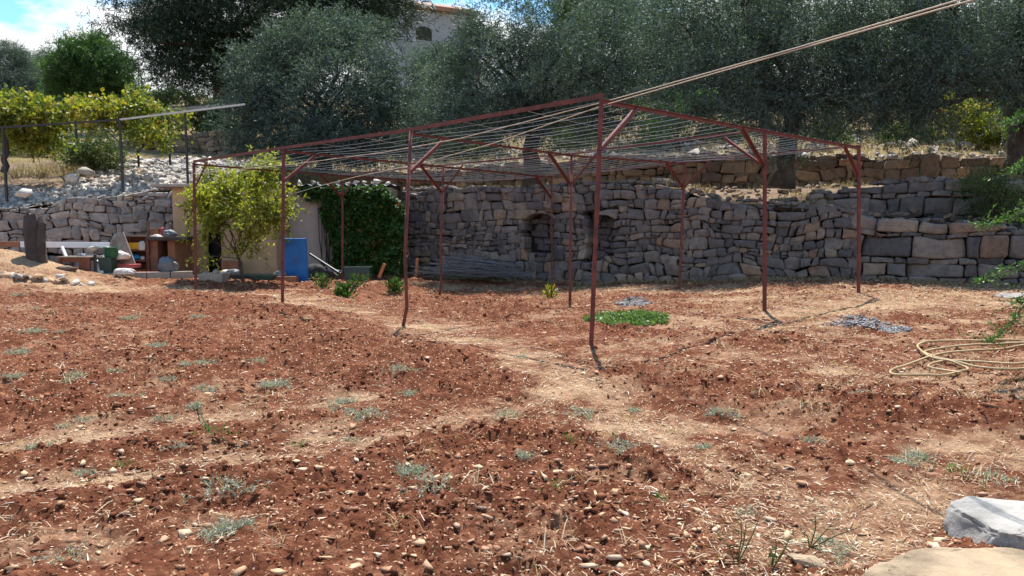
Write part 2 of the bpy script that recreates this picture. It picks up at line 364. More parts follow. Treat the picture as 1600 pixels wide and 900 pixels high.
M['rockl'] = stone_mat('fresh_grey_limestone', [(0, (.38, .36, .34)), (1, (.47, .45, .43))], .8, scale=2.6)
M['rocky'] = stone_mat('cream_limestone', [(0, (.40, .30, .20)), (1, (.50, .39, .27))], .9, scale=4)

# ------------------------------------------------------------ rocks
def ico(sub):
    bm = bmesh.new(); bmesh.ops.create_icosphere(bm, subdivisions=sub, radius=1)
    V = np.array([v.co[:] for v in bm.verts]); F = np.array([[v.index for v in f.verts] for f in bm.faces]); bm.free(); return V, F
ICO = {k: ico(k) for k in (1, 2, 3, 4)}
def hull_protos(n, k, seed, sub=0):
    out = []; r = np.random.default_rng(seed)
    for q in range(n):
        bm = bmesh.new(); p = r.normal(size=(k, 3)); p /= np.linalg.norm(p, axis=1, keepdims=True); p *= r.uniform(.75, 1.05, (k, 1))
        vs = [bm.verts.new(v) for v in p]; g = bmesh.ops.convex_hull(bm, input=vs)
        bmesh.ops.delete(bm, geom=[v for v in bm.verts if not v.link_faces], context='VERTS')
        if sub:
            bmesh.ops.bevel(bm, geom=list(bm.edges), offset=.06, segments=1, affect='EDGES')
            bmesh.ops.triangulate(bm, faces=bm.faces)
            bmesh.ops.subdivide_edges(bm, edges=list(bm.edges), cuts=1)
        bmesh.ops.triangulate(bm, faces=bm.faces); bm.verts.index_update()
        V = np.array([v.co[:] for v in bm.verts]); F = np.array([[v.index for v in f.verts] for f in bm.faces]); bm.free()
        if sub: V = V*(1+.035*r.normal(size=(len(V), 1)))
        out.append((V, F))
    return out
HP = {1: hull_protos(30, 7, 1), 0: hull_protos(26, 15, 2), 2: hull_protos(20, 12, 3, 1), 3: hull_protos(6, 13, 4, 1)}
def rocks(pos, size, sub=1, flat=(.5, .9), cuts=7, off=None, rot=True, seed=0, yaw=None):
    "many faceted rocks in one array. size (N,) radius"
    r = np.random.default_rng(seed); pos = np.asarray(pos, float); size = np.asarray(size, float); N_ = len(pos); pr = HP[sub]; pick = r.integers(0, len(pr), N_)
    VV = []; FF = []; AA = []; tot = 0
    for q, (V0, F0) in enumerate(pr):
        idx = np.nonzero(pick == q)[0]; n = len(idx)
        if not n: continue
        V = np.repeat(V0[None], n, 0); sc = np.stack([r.uniform(.85, 1.35, n), r.uniform(.6, 1, n), r.uniform(*flat, n)], 1)*size[idx][:, None]; V = V*sc[:, None, :]
        if rot:
            t = r.uniform(-.4, .4, n); c, s_ = np.cos(t)[:, None], np.sin(t)[:, None]; y, z = V[..., 1].copy(), V[..., 2].copy(); V[..., 1] = y*c-z*s_; V[..., 2] = y*s_+z*c
        t = r.uniform(0, 6.28, n) if yaw is None else np.full(n, yaw); c, s_ = np.cos(t)[:, None], np.sin(t)[:, None]; x, y = V[..., 0].copy(), V[..., 1].copy()
        V[..., 0] = x*c-y*s_; V[..., 1] = x*s_+y*c; V = V+pos[idx][:, None, :]; m = V.shape[1]
        FF.append((F0[None]+(np.arange(n)*m)[:, None, None]).reshape(-1, 3)+tot); VV.append(V.reshape(-1, 3)); AA.append(np.repeat(r.uniform(0, 1, n), m)); tot += n*m
    return np.concatenate(VV), np.concatenate(FF), np.concatenate(AA)

# ------------------------------------------------------------ ground sheets
def field():
    ys = 2.0*np.exp(np.arange(0, 600)*.00395); t = np.linspace(-1.0, 1.0, 860)
    T, Y = np.meshgrid(t, ys); X = T*Y
    z, rough, pth, rdg = None, None, None, None
    z = hfield(X, Y, True); pth, rdg = masks(X.ravel(), Y.ravel())
    right = sstep(.5, 5, X.ravel())*.22+sstep(8, 13, Y.ravel())*.10*sstep(-4, 0, X.ravel())
    a = pth*.33-rdg*.16+right*.8+.5*(fbm(X.ravel()*4, Y.ravel()*5.5, 121, 4)-.5)+.25*sstep(.55, .7, fbm(X.ravel()*1.4, Y.ravel()*2.2, 131, 3))
    a = a+.55*np.exp(-((X.ravel()+10.0)**2/4+(Y.ravel()-14.7)**2/1.6))
    nr, nc = X.shape; i = np.arange(nr*nc).reshape(nr, nc)
    F = np.stack([i[:-1, :-1], i[:-1, 1:], i[1:, 1:], i[1:, :-1]], -1).reshape(-1, 4)
    o = mesh_np('soil_field', np.stack([X.ravel(), Y.ravel(), z.ravel()], 1), F, M['field'], a, smooth=True, loc=(0, 0, 0)); kind(o, 'structure')
    x = np.arange(-45, 45.1, .75); y = np.arange(-30, 21.6, .6); X, Y = np.meshgrid(x, y); z = hfield(X, Y, False)-.09
    nr, nc = X.shape; i = np.arange(nr*nc).reshape(nr, nc); F = np.stack([i[:-1, :-1], i[:-1, 1:], i[1:, 1:], i[1:, :-1]], -1).reshape(-1, 4)
    kind(mesh_np('ground', np.stack([X.ravel(), Y.ravel(), z.ravel()], 1), F, M['field'], np.zeros(nr*nc), smooth=True, loc=(0, 0, 0)), 'structure')
    V = [(-900, -900, -1.2), (900, -900, -1.2), (900, 900, -1.2), (-900, 900, -1.2)]
    kind(mesh_np('terrain', V, [(0, 1, 2, 3)], M['hill'], [.5]*4, loc=(0, 0, 0)), 'structure')
field()

def interp_rail(pts, n):
    pts = [Vector(p) for p in pts]; L_ = [0]
    for a, b in zip(pts, pts[1:]): L_.append(L_[-1]+(b-a).length)
    q = np.linspace(0, L_[-1], n); A = np.array([p[:] for p in pts])
    return np.stack([np.interp(q, L_, A[:, k]) for k in range(3)], 1)
def sheet(name, rails, mat, nu=160, nv=10, amp=.05, fr=2.0, seed=1, rough=1):
    Rr = [interp_rail(r, nu) for r in rails]; rows = []
    for a, b in zip(Rr, Rr[1:]):
        for k in range(nv): rows.append(a+(b-a)*(k/nv))
    rows.append(Rr[-1]); A = np.array(rows); m = len(rows)
    A[..., 2] += amp*(fbm(A[..., 0]*fr, A[..., 1]*fr, seed, 5)-.5)*2
    i = np.arange(m*nu).reshape(m, nu); F = np.stack([i[:-1, :-1], i[:-1, 1:], i[1:, 1:], i[1:, :-1]], -1).reshape(-1, 4)
    o = mesh_np(name, A.reshape(-1, 3), F, mat, np.full(m*nu, .3), smooth=True, loc=(0, 0, 0)); kind(o, 'structure')
    return A

# ------------------------------------------------------------ stone walls
def clip(poly, nx, ny, c):
    out = []
    for i in range(len(poly)):
        p = poly[i]; q = poly[(i+1) % len(poly)]; dp = p[0]*nx+p[1]*ny-c; dq = q[0]*nx+q[1]*ny-c
        if dp <= 0: out.append(p)
        if (dp < 0 < dq) or (dq < 0 < dp):
            t = dp/(dp-dq); out.append((p[0]+t*(q[0]-p[0]), p[1]+t*(q[1]-p[1])))
    return out
def chaikin(p, r=.2):
    out = []
    for i in range(len(p)):
        a = p[i]; b = p[(i+1) % len(p)]
        out.append((a[0]*(1-r)+b[0]*r, a[1]*(1-r)+b[1]*r)); out.append((a[0]*r+b[0]*(1-r), a[1]*r+b[1]*(1-r)))
    return out
def stone_wall(name, A, B, top, zbase, rows, mat, label, cat='stone wall', holes=(), seed=1, gap=.0015, orange=None, depth=.38, proud=.05, jit=.3, bigprob=.12, dress=None, course=None):
    """A,B: wall ends (x,y). top(u) height. rows: list of (u0,u1,row_h,cell_w)"""
    rr = random.Random(seed); A = Vector((A[0], A[1], 0)); B = Vector((B[0], B[1], 0)); Lw = (B-A).length; D = (B-A)/Lw
    Nn = Vector((D.y, -D.x, 0))
    if Nn.y > 0: Nn = -Nn
    sites = []
    for (u0, u1, rh, cw) in rows:
        v = zbase+rh*.5; mxv = max(top(u0+(u1-u0)*k/20) for k in range(21))
        while v < mxv+rh*.4:
            u = u0+rr.uniform(0, cw)
            while u < u1:
                if v < top(u)+rh*.15:
                    sites.append((u+rr.uniform(-jit, jit)*cw*.5, v+rr.uniform(-jit, jit)*rh*1.1))
                u += cw*rr.choice([.55, .75, 1, 1, 1.3, 1.7 if rr.random() < bigprob*4 else 1])
            v += rh*rr.uniform(.85, 1.15)
    S_ = np.array(sites) if sites else np.zeros((0, 2)); an = 1.5; mb = MB(); WT = np.array([(rr.random()-.5)*.026*(1 if rr.random() > .25 else 2.2) for _ in sites])
    polys = []
    for (u0, u1) in (dress or []):
        v = zbase; kk = 0; mxv = max(top(u0+(u1-u0)*k/20) for k in range(21))
        while v < mxv:
            big = kk % 2 == 0; hh_ = rr.uniform(.34, .50) if big else rr.uniform(.07, .14)
            if rr.random() < .3 and big: hh_ *= .75
            u = u0-rr.uniform(0, .2)
            while u < u1:
                w = rr.uniform(.42, .95)*(1 if rr.random() > .3 else .5) if big else rr.uniform(.16, .5)
                j = lambda q: rr.uniform(-q, q)
                cap = lambda uu, vv: min(vv, top(uu)+j(.04))
                if rr.random() < .88 or not big:
                    a0 = (u+.004+j(.009), v+j(.016)); a1 = (u+w-.004+j(.009), v+j(.016)); a2 = (u+w-.006+j(.03), cap(u+w, v+hh_-.002+j(.03))); a3 = (u+.006+j(.03), cap(u, v+hh_-.002+j(.03)))
                    if min(a2[1]-a1[1], a3[1]-a0[1]) > .04 and u+w > u0: polys.append([a0, ((a0[0]+a1[0])/2, v+j(.012)), a1, (a1[0]+j(.012), (a1[1]+a2[1])/2), a2, ((a2[0]+a3[0])/2, (a2[1]+a3[1])/2+j(.02)), a3, (a0[0]+j(.012), (a0[1]+a3[1])/2)])
                else:
                    for q in (0, 1):
                        for q2 in (0, 1):
                            b0 = (u+w*q/2+.005, v+hh_*q2/2+.004); b1 = (u+w*(q+1)/2-.005, v+hh_*(q2+1)/2-.006)
                            if b1[1] < top(u)+.03: polys.append([(b0[0]+j(.01), b0[1]+j(.01)), (b1[0]+j(.01), b0[1]+j(.01)), (b1[0]+j(.015), b1[1]+j(.015)), (b0[0]+j(.015), b1[1]+j(.015))])
                u += w
            v += hh_; kk += 1
    for (u0, u1, h0, h1) in (course or []):
        v = zbase; mxv = max(top(u0+(u1-u0)*k/40) for k in range(41)); j = lambda q: rr.uniform(-q, q)
        while v < mxv:
            hh_ = rr.uniform(h0, h1); u = u0-rr.uniform(0, .15)
            while u < u1:
                w = hh_*rr.choice([.7, .9, 1.1, 1.3, 1.5, 1.8, 2.3]); w = min(w, u1-u+.02); cap = lambda uu, vv: min(vv, top(uu)+j(.05))
                tall = hh_*rr.choice([1, 1, 1, 1.12, .92]); q = .17*hh_
                def cell(a, b, c, d):
                    p0 = (a+j(q), c+j(q)*.5); p1 = (b+j(q), c+j(q)*.5); p2 = (b+j(q), cap(b, d+j(q))); p3 = (a+j(q), cap(a, d+j(q)))
                    if min(p2[1]-p1[1], p3[1]-p0[1]) > .03: polys.append([p0, ((a+b)/2+j(q), c+j(q)*.5), p1, (b+j(q)*.8, (c+d)/2) if d < top(b) else p1, p2, ((p2[0]+p3[0])/2+j(q), (p2[1]+p3[1])/2+abs(j(q))*.8), p3, (a+j(q)*.8, (c+d)/2) if d < top(a) else p0])
                if w > .05 and v < top(u+w/2)-.02:
                    if rr.random() < .2 and w < hh_*1.6: m = rr.uniform(.4, .6); cell(u, u+w, v, v+hh_*m); cell(u, u+w, v+hh_*m, v+tall)
                    else: cell(u, u+w, v, v+tall)
                u += max(w, .05)
            v += hh_
    for k, (u, v) in enumerate(sites):
        d = ((S_[:, 0]-u)/an)**2+(S_[:, 1]-v)**2; nb = np.argsort(d)[1:15]
        poly = [(u-1, zbase), (u+1, zbase), (u+1, top(u+.2)+rr.uniform(-.07, .07)), (u-1, top(u-.2)+rr.uniform(-.07, .07))]
        poly = clip(poly, -1, 0, 0.0); poly = clip(poly, 1, 0, Lw) if poly else poly
        for j in nb:
            if not poly: break
            x, y = S_[j]; nx = 2*(x-u)/an**2; ny = 2*(y-v); c = (x*x-u*u)/an**2+(y*y-v*v)+WT[k]-WT[j]; poly = clip(poly, nx, ny, c)
        if len(poly) < 3: continue
        ar = .5*abs(sum(poly[i][0]*poly[(i+1) % len(poly)][1]-poly[(i+1) % len(poly)][0]*poly[i][1] for i in range(len(poly))))
        if ar < .0012: continue
        for (q0, q1, _a, _b) in rows:
            if q0 <= u <= q1+.2 and poly: poly = clip(poly, 1, 0, q1)
        if len(poly) >= 3: polys.append(poly)
    wa = .16 if dress else .08
    if course: wa = .26
    for poly in polys:
        A_ = np.array(poly); wu = (fbm(A_[:, 0]*1.3, A_[:, 1]*1.3, seed, 3)-.5)*wa*1.5; wv = (fbm(A_[:, 0]*1.1+9, A_[:, 1]*1.6, seed+4, 3)-.5)*wa*1.3; wv = wv*sstep(0, .5, A_[:, 1]-zbase)
        if seed == 3: k_ = 1-.45*sstep(u12-.6, u12+.4, A_[:, 0]); wu = wu*k_; wv = wv*k_
        poly = [(float(a+c), float(b+d)) for (a, b), c, d in zip(poly, wu, wv)]
        poly = chaikin(poly, rr.uniform(.07, .17)); poly = chaikin(poly, .22)
        ar = .5*abs(sum(poly[i][0]*poly[(i+1) % len(poly)][1]-poly[(i+1) % len(poly)][0]*poly[i][1] for i in range(len(poly))))
        cx = sum(p[0] for p in poly)/len(poly); cy = sum(p[1] for p in poly)/len(poly); sz = math.sqrt(ar)
        w0 = rr.uniform(-.035, .04)
        hh = [h for h in holes if h(cx, cy)]
        if holes and not hh:
            for i_, (a, b) in enumerate(poly):
                if any(h(a, b) for h in holes):
                    lo, hi = 0., 1.
                    for _ in range(8):
                        m_ = (lo+hi)/2
                        if any(h(cx+(a-cx)*m_, cy+(b-cy)*m_) for h in holes): hi = m_
                        else: lo = m_
                    poly[i_] = (cx+(a-cx)*lo, cy+(b-cy)*lo)
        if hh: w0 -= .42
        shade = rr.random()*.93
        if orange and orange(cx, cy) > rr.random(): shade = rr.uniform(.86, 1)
        if hh: shade = rr.uniform(0, .25)  # niche stones take darker tones, painting the shade of the recess
        tx, ty = rr.uniform(-.22, .22), rr.uniform(-.2, .2)
        V = []; n = len(poly)
        g = 1-gap*2/sz
        ph = [rr.uniform(-.015, .015) for _ in range(n)]
        for f, w in ((g, -depth), (g, -.05), (g*.99, -.012), (g*.945, proud*.5), (g*.78, proud*.9), (g*.4, proud)):
            for i, (a, b) in enumerate(poly):
                uu = cx+(a-cx)*f*(1+ph[i]); vv = cy+(b-cy)*f*(1+ph[(i*3) % n])
                ww = w0+w+(tx*(uu-cx)+ty*(vv-cy) if w > -.1 else 0)+(rr.uniform(-.009, .009) if w > 0 else 0)
                V.append(A+D*uu+Nn*ww+Vector((0, 0, vv)))
        F = [(r*n+i, r*n+(i+1) % n, (r+1)*n+(i+1) % n, (r+1)*n+i) for r in range(5) for i in range(n)]
        F.append(tuple(5*n+i for i in range(n)))
        mb.add(V, F, shade)
    o = part(name, mb, mat, None, True); tag(o, label, cat)
    rc = np.random.default_rng(seed); nc_ = int(Lw*130); cu = rc.uniform(0, Lw, nc_); cv = np.array([rc.uniform(zbase, top(q)-.05) for q in cu])
    okc = np.array([not any(h(a, b) for h in holes for a, b in ((u_, v_), (u_-.09, v_), (u_+.09, v_), (u_, v_-.08))) for u_, v_ in zip(cu, cv)]) if holes else np.ones(nc_, bool); cu = cu[okc]; cv = cv[okc]
    pp_ = np.array(A[:])+np.outer(cu, D[:])+np.outer(rc.uniform(-.11, -.045, len(cu)), Nn[:]); pp_[:, 2] = cv
    V_, F_, a_ = rocks(pp_, rc.uniform(.035, .075, len(cu)), 1, (.6, 1), seed=seed); kind(mesh_np('chinking', V_, F_, mat, a_*.7, o), 'stuff')
    nb_ = max(2, int(Lw/.4)); V = []; 
    for i in range(nb_+1):
        u = Lw*i/nb_; p = A+D*u-Nn*(depth+.12); V += [p+Vector((0, 0, zbase-.3)), p+Vector((0, 0, top(u)-.13))]
    bk = MB(); bk.add(V, [(2*i, 2*i+2, 2*i+3, 2*i+1) for i in range(nb_)], .0)
    part('packing', bk, M['dark'], o)
    return o, A, D, Nn, Lw
def line_hit(A, B, px, py):
    "intersection of the viewing column px with the vertical plane through A-B, height there for py"
    dx = P(px, py, 1.0); ux, uy = dx.x, 1.0
    vx, vy = B[0]-A[0], B[1]-A[1]; den = ux*vy-uy*vx
    t = (A[0]*vy-A[1]*vx)/den; q = P(px, py, t)
    return q, math.hypot(q.x-A[0], q.y-A[1])*(1 if (q.x-A[0])*vx > 0 else -1)
def prof(A, B, pts):
    us = []; zs = []
    for px, py in pts:
        q, u = line_hit(A, B, px, py); us.append(u); zs.append(q.z)
    return lambda u: float(np.interp(u, us, zs))
# lower wall
LA = (P(612, 400, 20.0).x, 20.0); LB = (11.4, 12.55)
LTOPS = [(612,297),(700,295),(860,293),(900,283),(1035,288),(1062,292),(1085,303),(1130,312),(1200,318),(1290,322),(1345,332),(1362,343),(1450,346),(1540,352),(1600,362),(1750,380)]
ltop = prof(LA, LB, LTOPS)
def hole_arch(u, v):
    q, u0 = line_hit(LA, LB, 826, 395); q2, u1 = line_hit(LA, LB, 861, 340)
    c = (u0+u1)/2; w = (u1-u0)/2
    if abs(u-c) > w*1.3 or v < q.z: return False
    return v < q2.z-.10 or ((u-c)/w/1.3)**2+((v-(q2.z-.10))/(.2))**2 < 1
def hole_rect(u, v):
    q, u0 = line_hit(LA, LB, 924, 400); q2, u1 = line_hit(LA, LB, 953, 336)
    return u0-.08 < u < u1+.10 and q.z < v < q2.z
u12 = line_hit(LA, LB, 1345, 400)[1]
def org(u, v): 
    return .16*sstep(2.5, 9, u)*(1 if v < 1.3 else .3)+(.5 if (3.2 < u < 5.2 and 1.5 < v < 2.1) else 0)
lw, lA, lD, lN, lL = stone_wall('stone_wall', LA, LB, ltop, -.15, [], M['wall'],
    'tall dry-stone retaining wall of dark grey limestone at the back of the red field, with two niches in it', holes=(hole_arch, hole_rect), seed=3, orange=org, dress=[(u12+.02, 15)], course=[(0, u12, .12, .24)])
def lrail(dw=-.2, dz=-.06, n=30, u0=0, u1=None):
    u1 = u1 or lL; return [lA+lD*u+lN*dw+Vector((0, 0, ltop(u)+dz)) for u in np.linspace(u0, u1, n)]
# upper wall
UA = (P(585, 300, 25.0).x, 25.0); UB = (15.5, 16.8)
utop = prof(UA, UB, [(500,268),(620,268),(700,262),(830,252),(960,243),(1100,241),(1300,245),(1400,243),(1560,243),(1800,240)])
ubase = prof(UA, UB, [(500,306),(620,306),(830,304),(960,300),(1100,294),(1300,290),(1560,288),(1800,290)])
uw, uA, uD, uN, uL = stone_wall('stone_wall', UA, UB, utop, 2.0, [], M['wallb'],
    'low brown dry-stone wall of the upper terrace, running behind the olive trunks', seed=11, orange=lambda u, v: .12, proud=.04, course=[(0, 23, .13, .26)])
# middle wall (right)
MA = (P(1185, 320, 16.6).x, 16.6); MB_ = (13.5, 13.9)
mtop = prof(MA, MB_, [(1185,325),(1250,312),(1300,300),(1340,290),(1400,286),(1540,283),(1620,285),(1700,290)])
mbase = prof(MA, MB_, [(1185,345),(1300,350),(1400,350),(1560,352),(1700,360)])
mw, mA, mD, mN, mL = stone_wall('stone_wall', MA, MB_, mtop, .9, [], M['wall'],
    'short stepped wall of large blue-grey blocks between the lower and upper terrace walls at the right', seed=19, dress=[(0, 8)])
# left wall
VA = (P(-260, 400, 15.8).x, 15.8); VB = (P(330, 400, 20.2).x, 20.2)
vtop = prof(VA, VB, [(-260,345),(0,327),(60,320),(130,311),(200,302),(240,296),(330,290)])
vw, vA, vD, vN, vL = stone_wall('stone_wall', VA, VB, vtop, .0, [], M['wallw'],
    'pale grey stone retaining wall left of the tan shed, below the rubble slope', seed=23, proud=.035, course=[(0, 12, .13, .25)])
# far grey wall top-left
WA = (P(180, 240, 30).x, 30); WB = (P(330, 240, 29).x, 29)
wtop = prof(WA, WB, [(180,226),(230,216),(265,208),(330,204)])
stone_wall('stone_wall', WA, WB, wtop, 3.6, [], M['wallb'], 'small far stone wall in shade beyond the black vine pergola', seed=29, course=[(0, 6, .15, .28)])

# terrace sheets
def urail(dw, f, dz, px_or_u0=0, u1=None, n=30):
    u1 = u1 or uL; return [uA+uD*u+uN*dw+Vector((0, 0, f(u)+dz)) for u in np.linspace(px_or_u0, u1, n)]
um = line_hit(UA, UB, 1190, 300)[1]; lm = line_hit(LA, LB, 1185, 320)[1]
sheet('terrace', [lrail(-.3, -.06, 30, -1.5, lm+.3), urail(.05, ubase, 0.0, -1.5, um+.5)], M['terr'], 140, 14, .07, 1.8, 3)
mr1 = [mA+mD*u+mN*.08+Vector((0, 0, mbase(u))) for u in np.linspace(-.4, mL, 20)]
mr2 = [mA+mD*u-mN*.25+Vector((0, 0, mtop(u)-.06)) for u in np.linspace(-.4, mL, 20)]
sheet('terrace', [lrail(-.3, -.06, 30, lm-.2, lL), mr1], M['terr'], 110, 8, .05, 2.2, 5)
sheet('terrace', [mr2, urail(.05, ubase, 0.0, um-.1, uL)], M['terr'], 110, 8, .06, 2.2, 7)
# hill: from the left wall / rubble slope and upper wall back over the crest
def hz(px, py, d): return P(px, py, d)
r0 = [vA+vD*u-vN*.25+Vector((0, 0, vtop(u)-.02)) for u in np.linspace(0, vL, 12)]
r0b = [p-vN*.75+Vector((0, 0, .02)) for p in r0]
sheet('path', [r0, r0b], M['conc'], 80, 3, .02, 3, 11)
R1 = [hz(-700,262,22), hz(-260,262,22), hz(0,258,23), hz(150,252,24), hz(300,248,25.5), hz(420,255,27)]
slopeA = sheet('hillside', [r0b, R1], M['terr'], 120, 22, .12, 1.1, 13)
utr = urail(-.3, utop, -.06, 0, uL, 20)
R1all = [hz(-700,262,22), hz(-260,262,22), hz(0,258,23), hz(150,252,24), hz(300,248,25.5), hz(420,256,26.5)]+utr
R2 = [hz(-900,236,32), hz(0,230,32), hz(300,232,33), hz(600,228,33), hz(900,216,31), hz(1300,206,29), hz(2200,200,27)]
R3 = [hz(-900,190,60), hz(0,190,60), hz(600,178,60), hz(1300,170,60), hz(2200,170,55)]
R4 = [hz(-1200,165,110), hz(800,150,110), hz(2600,150,110)]
R5 = [hz(-1600,160,220), hz(800,150,220), hz(2600,150,220)]
sheet('hillside', [R1all, R2, R3, R4, R5], M['hill'], 200, 12, .14, .8, 17)
sheet('hillside', [[Vector((p[0], p[1], -.3)) for p in R1all], R1all], M['hill'], 120, 2, 0, 1, 1)

def sheet_z(A):
    pts = A.reshape(-1, 3)
    return lambda x, y: float(pts[np.argmin((pts[:, 0]-x)**2+(pts[:, 1]-y)**2)][2])
def strip_pts(railA, railB, n, r, t0=0, t1=1):
    a = interp_rail(railA, 200); b = interp_rail(railB, 200); i = r.integers(0, 200, n); t = r.uniform(t0, t1, n)[:, None]
    return a[i]*(1-t)+b[i]*t
# rubble slope
pts = strip_pts([p-vN*.1 for p in r0b], R1[1:], 13000, rng, 0, .96)
keep = (pts[:, 0] > -19) & (fbm(pts[:, 0]*.5, pts[:, 1]*.5, 77, 2) > .22) & ~((pts[:, 0] < P(130, 270, 21.5).x) & (pts[:, 1] > 20.3))
pts = pts[keep]; sz = np.minimum(rng.gamma(2.2, .030, len(pts))+.03, .24); pts[:, 2] += sz*.25
V, F, a = rocks(pts, sz, 1, (.45, .8), seed=5)
kind(tag(mesh_np('rubble', V, F, M['rubble'], a), 'slope of loose broken white limestone above the left wall', 'rubble'), 'stuff')
# bigger boulders at the head of the rubble
for i, (px, py, d, s) in enumerate([(112,278,19.3,.24),(150,262,23,.34),(176,261,23,.30),(132,268,21,.26),(40,302,18,.22),(230,278,20.5,.18)]):
    p = P(px, py, d); V, F, a = rocks([(p.x, p.y, p.z)], [s], 0, (.5, .7), seed=60+i)
    tag(mesh_np('boulder', V, F, M['rubble'], a), ['angular grey boulder beside the foot of a black pergola post','wide grey boulder at the head of the rubble, left of its flat neighbour','flat grey boulder at the head of the rubble slope','grey boulder below the green bush on the rubble','pale boulder near the left end of the concrete path','small pale boulder in the middle of the rubble slope'][i], 'boulder', 'boulders on the rubble slope')
# coping stones along lower and upper walls
def coping(name, o_, Dv, Nv, Lw, f, n, s0, s1, mat, label, seed, dw=(-.42, -.02)):
    r = np.random.default_rng(seed); P_ = []; Z = []
    for i in range(n):
        u = r.uniform(0, Lw); w = r.uniform(*dw); s = r.uniform(s0, s1); p = o_+Dv*u+Nv*w+Vector((0, 0, f(u)+s*.22)); P_.append(p[:]); Z.append(s)
    V, F, a = rocks(P_, Z, 2, (.4, .75), seed=seed)
    return kind(tag(mesh_np(name, V, F, mat, a), label, 'stones'), 'stuff')
coping('coping_rubble', lA, lD, lN, lL, ltop, 170, .05, .13, M['wall'], 'loose grey stones heaped along the top of the tall lower wall', 31)
coping('coping_rubble', uA, uD, uN, uL, utop, 300, .04, .11, M['wallw'], 'loose sunlit white stones along the top of the upper terrace wall', 37, (-.9, 0))
coping('coping_rubble', mA, mD, mN, mL, mtop, 60, .08, .2, M['wall'], 'loose blue-grey stones on top of the short stepped wall', 39)
coping('coping_rubble', vA, vD, vN, vL, lambda u: vtop(u)-.02, 90, .04, .09, M['wallw'], 'small pale stones along the edge of the left wall', 41, (-.25, -.02))
# stones strewn on terraces
pts = strip_pts(lrail(-.3, 0, 30, 0, lL), urail(.1, ubase, 0, 0, uL), 700, rng); sz = rng.gamma(2, .035, len(pts))+.03
V, F, a = rocks(pts+[0, 0, .02], sz, 1, (.5, .8), seed=8)
kind(tag(mesh_np('terrace_stones', V, F, M['wallb'], a), 'grey and brown stones strewn over the terrace behind the tall wall', 'stones'), 'stuff')
pts = strip_pts(utr, R2[3:], 1000, rng, 0, .8); sz = rng.gamma(2, .045, len(pts))+.04
V, F, a = rocks(pts+[0, 0, .05], sz, 1, (.5, .8), seed=9)
kind(tag(mesh_np('hillside_stones', V, F, M['wallw'], a), 'pale stones strewn on the ground below the olive trees', 'stones'), 'stuff')

# ------------------------------------------------------------ leaves / grass generators
def unit(v): return v/np.maximum(np.linalg.norm(v, axis=-1, keepdims=True), 1e-9)
def leaves(base, d, Ln, Wd, r, shade, fold=None):
    n = len(base); d = unit(d); s = unit(np.cross(d, unit(r.normal(size=(n, 3))))); h = base+d*(Ln*.45)[:, None]
    V = np.stack([base, h+s*(Wd/2)[:, None], base+d*Ln[:, None], h-s*(Wd/2)[:, None]], 1).reshape(-1, 3)
    F = np.arange(n*4).reshape(n, 4); return V, F, np.repeat(shade, 4)
def blades(base, d, Ln, Wd, r, shade, droop=.4):
    "two-segment bent strips"
    n = len(base); d = unit(d); s = unit(np.cross(d, np.array([0, 0, 1.])+r.normal(size=(n, 3))*.3)); d2 = unit(d-np.array([0, 0, 1.])*droop*r.uniform(.3, 1.6, (n, 1)))
    m = base+d*(Ln*.55)[:, None]; e = m+d2*(Ln*.45)[:, None]; w = (Wd/2)[:, None]
    V = np.stack([base-s*w, base+s*w, m+s*w*.8, m-s*w*.8, e+s*w*.1, e-s*w*.1], 1).reshape(-1, 3)
    i = np.arange(n)[:, None]*6; F = np.concatenate([i+np.array([0, 1, 2, 3]), i+np.array([3, 2, 4, 5])], 0)
    return V, F, np.repeat(shade, 6)
def catm(*ms):
    V = []; F = []; A = []; n = 0
    for v, f, a in ms: V.append(v); F.append(f+n); A.append(a); n += len(v)
    return np.concatenate(V), np.concatenate(F), np.concatenate(A)
def in_lobes(lobes, n, r, shell=.55):
    lobes = np.array(lobes, float); w = (lobes[:, 3]*lobes[:, 4]*lobes[:, 5])**.72; w /= w.sum(); k = r.choice(len(lobes), n, p=w)
    d = unit(r.normal(size=(n, 3))); q = r.uniform(0, 1, n)**shell; q = q[:, None]
    return lobes[k, :3]+d*q*lobes[k, 3:6], d
def crown_mesh(lobes, clumps, twigs, lv, tl, ll, lw_, r, up=.25, droop=.0, cr=.28, shell=.45):
    c, dc = in_lobes(lobes, clumps, r, shell); cs = r.uniform(0, 1, clumps)
    n = clumps*twigs; ci = np.repeat(np.arange(clumps), twigs)
    b = c[ci]+r.normal(size=(n, 3))*cr*np.array([1, 1, .7]); d = unit(unit(r.normal(size=(n, 3)))*.9+dc[ci]*.8+np.array([0, 0, up])); tl_ = tl*r.uniform(.6, 1.3, n)
    m = n*lv; ti = np.repeat(np.arange(n), lv); t = np.tile(np.linspace(.05, 1, lv), n)
    p = b[ti]+d[ti]*(t*tl_[ti])[:, None]; p[:, 2] -= droop*t**2*tl_[ti]
    ld = unit(d[ti]*.7+r.normal(size=(m, 3))*.65-np.array([0, 0, droop*.5]))
    sh = np.clip(.62*cs[ci][ti]+.42*r.uniform(0, 1, m)-.02, 0, 1)
    V, F, a = leaves(p, ld, ll*r.uniform(.7, 1.3, m), lw_*r.uniform(.7, 1.2, m), r, sh)
    return V, F, a, c
def limb(mb, a, b, r0, r1, wob=.12, n=8, sides=8):
    a = Vector(a); b = Vector(b); L_ = (b-a).length; pts = []
    for i in range(n+1):
        t = i/n; p = a.lerp(b, t); 
        if 0 < i < n: p += Vector((random.uniform(-1, 1), random.uniform(-1, 1), random.uniform(-.5, .5)))*wob*L_*.35
        p.z += math.sin(t*math.pi)*L_*.04
        pts.append(p)
    mb.tube(pts, [r0+(r1-r0)*i/n for i in range(n+1)], sides, wob=.08); return pts
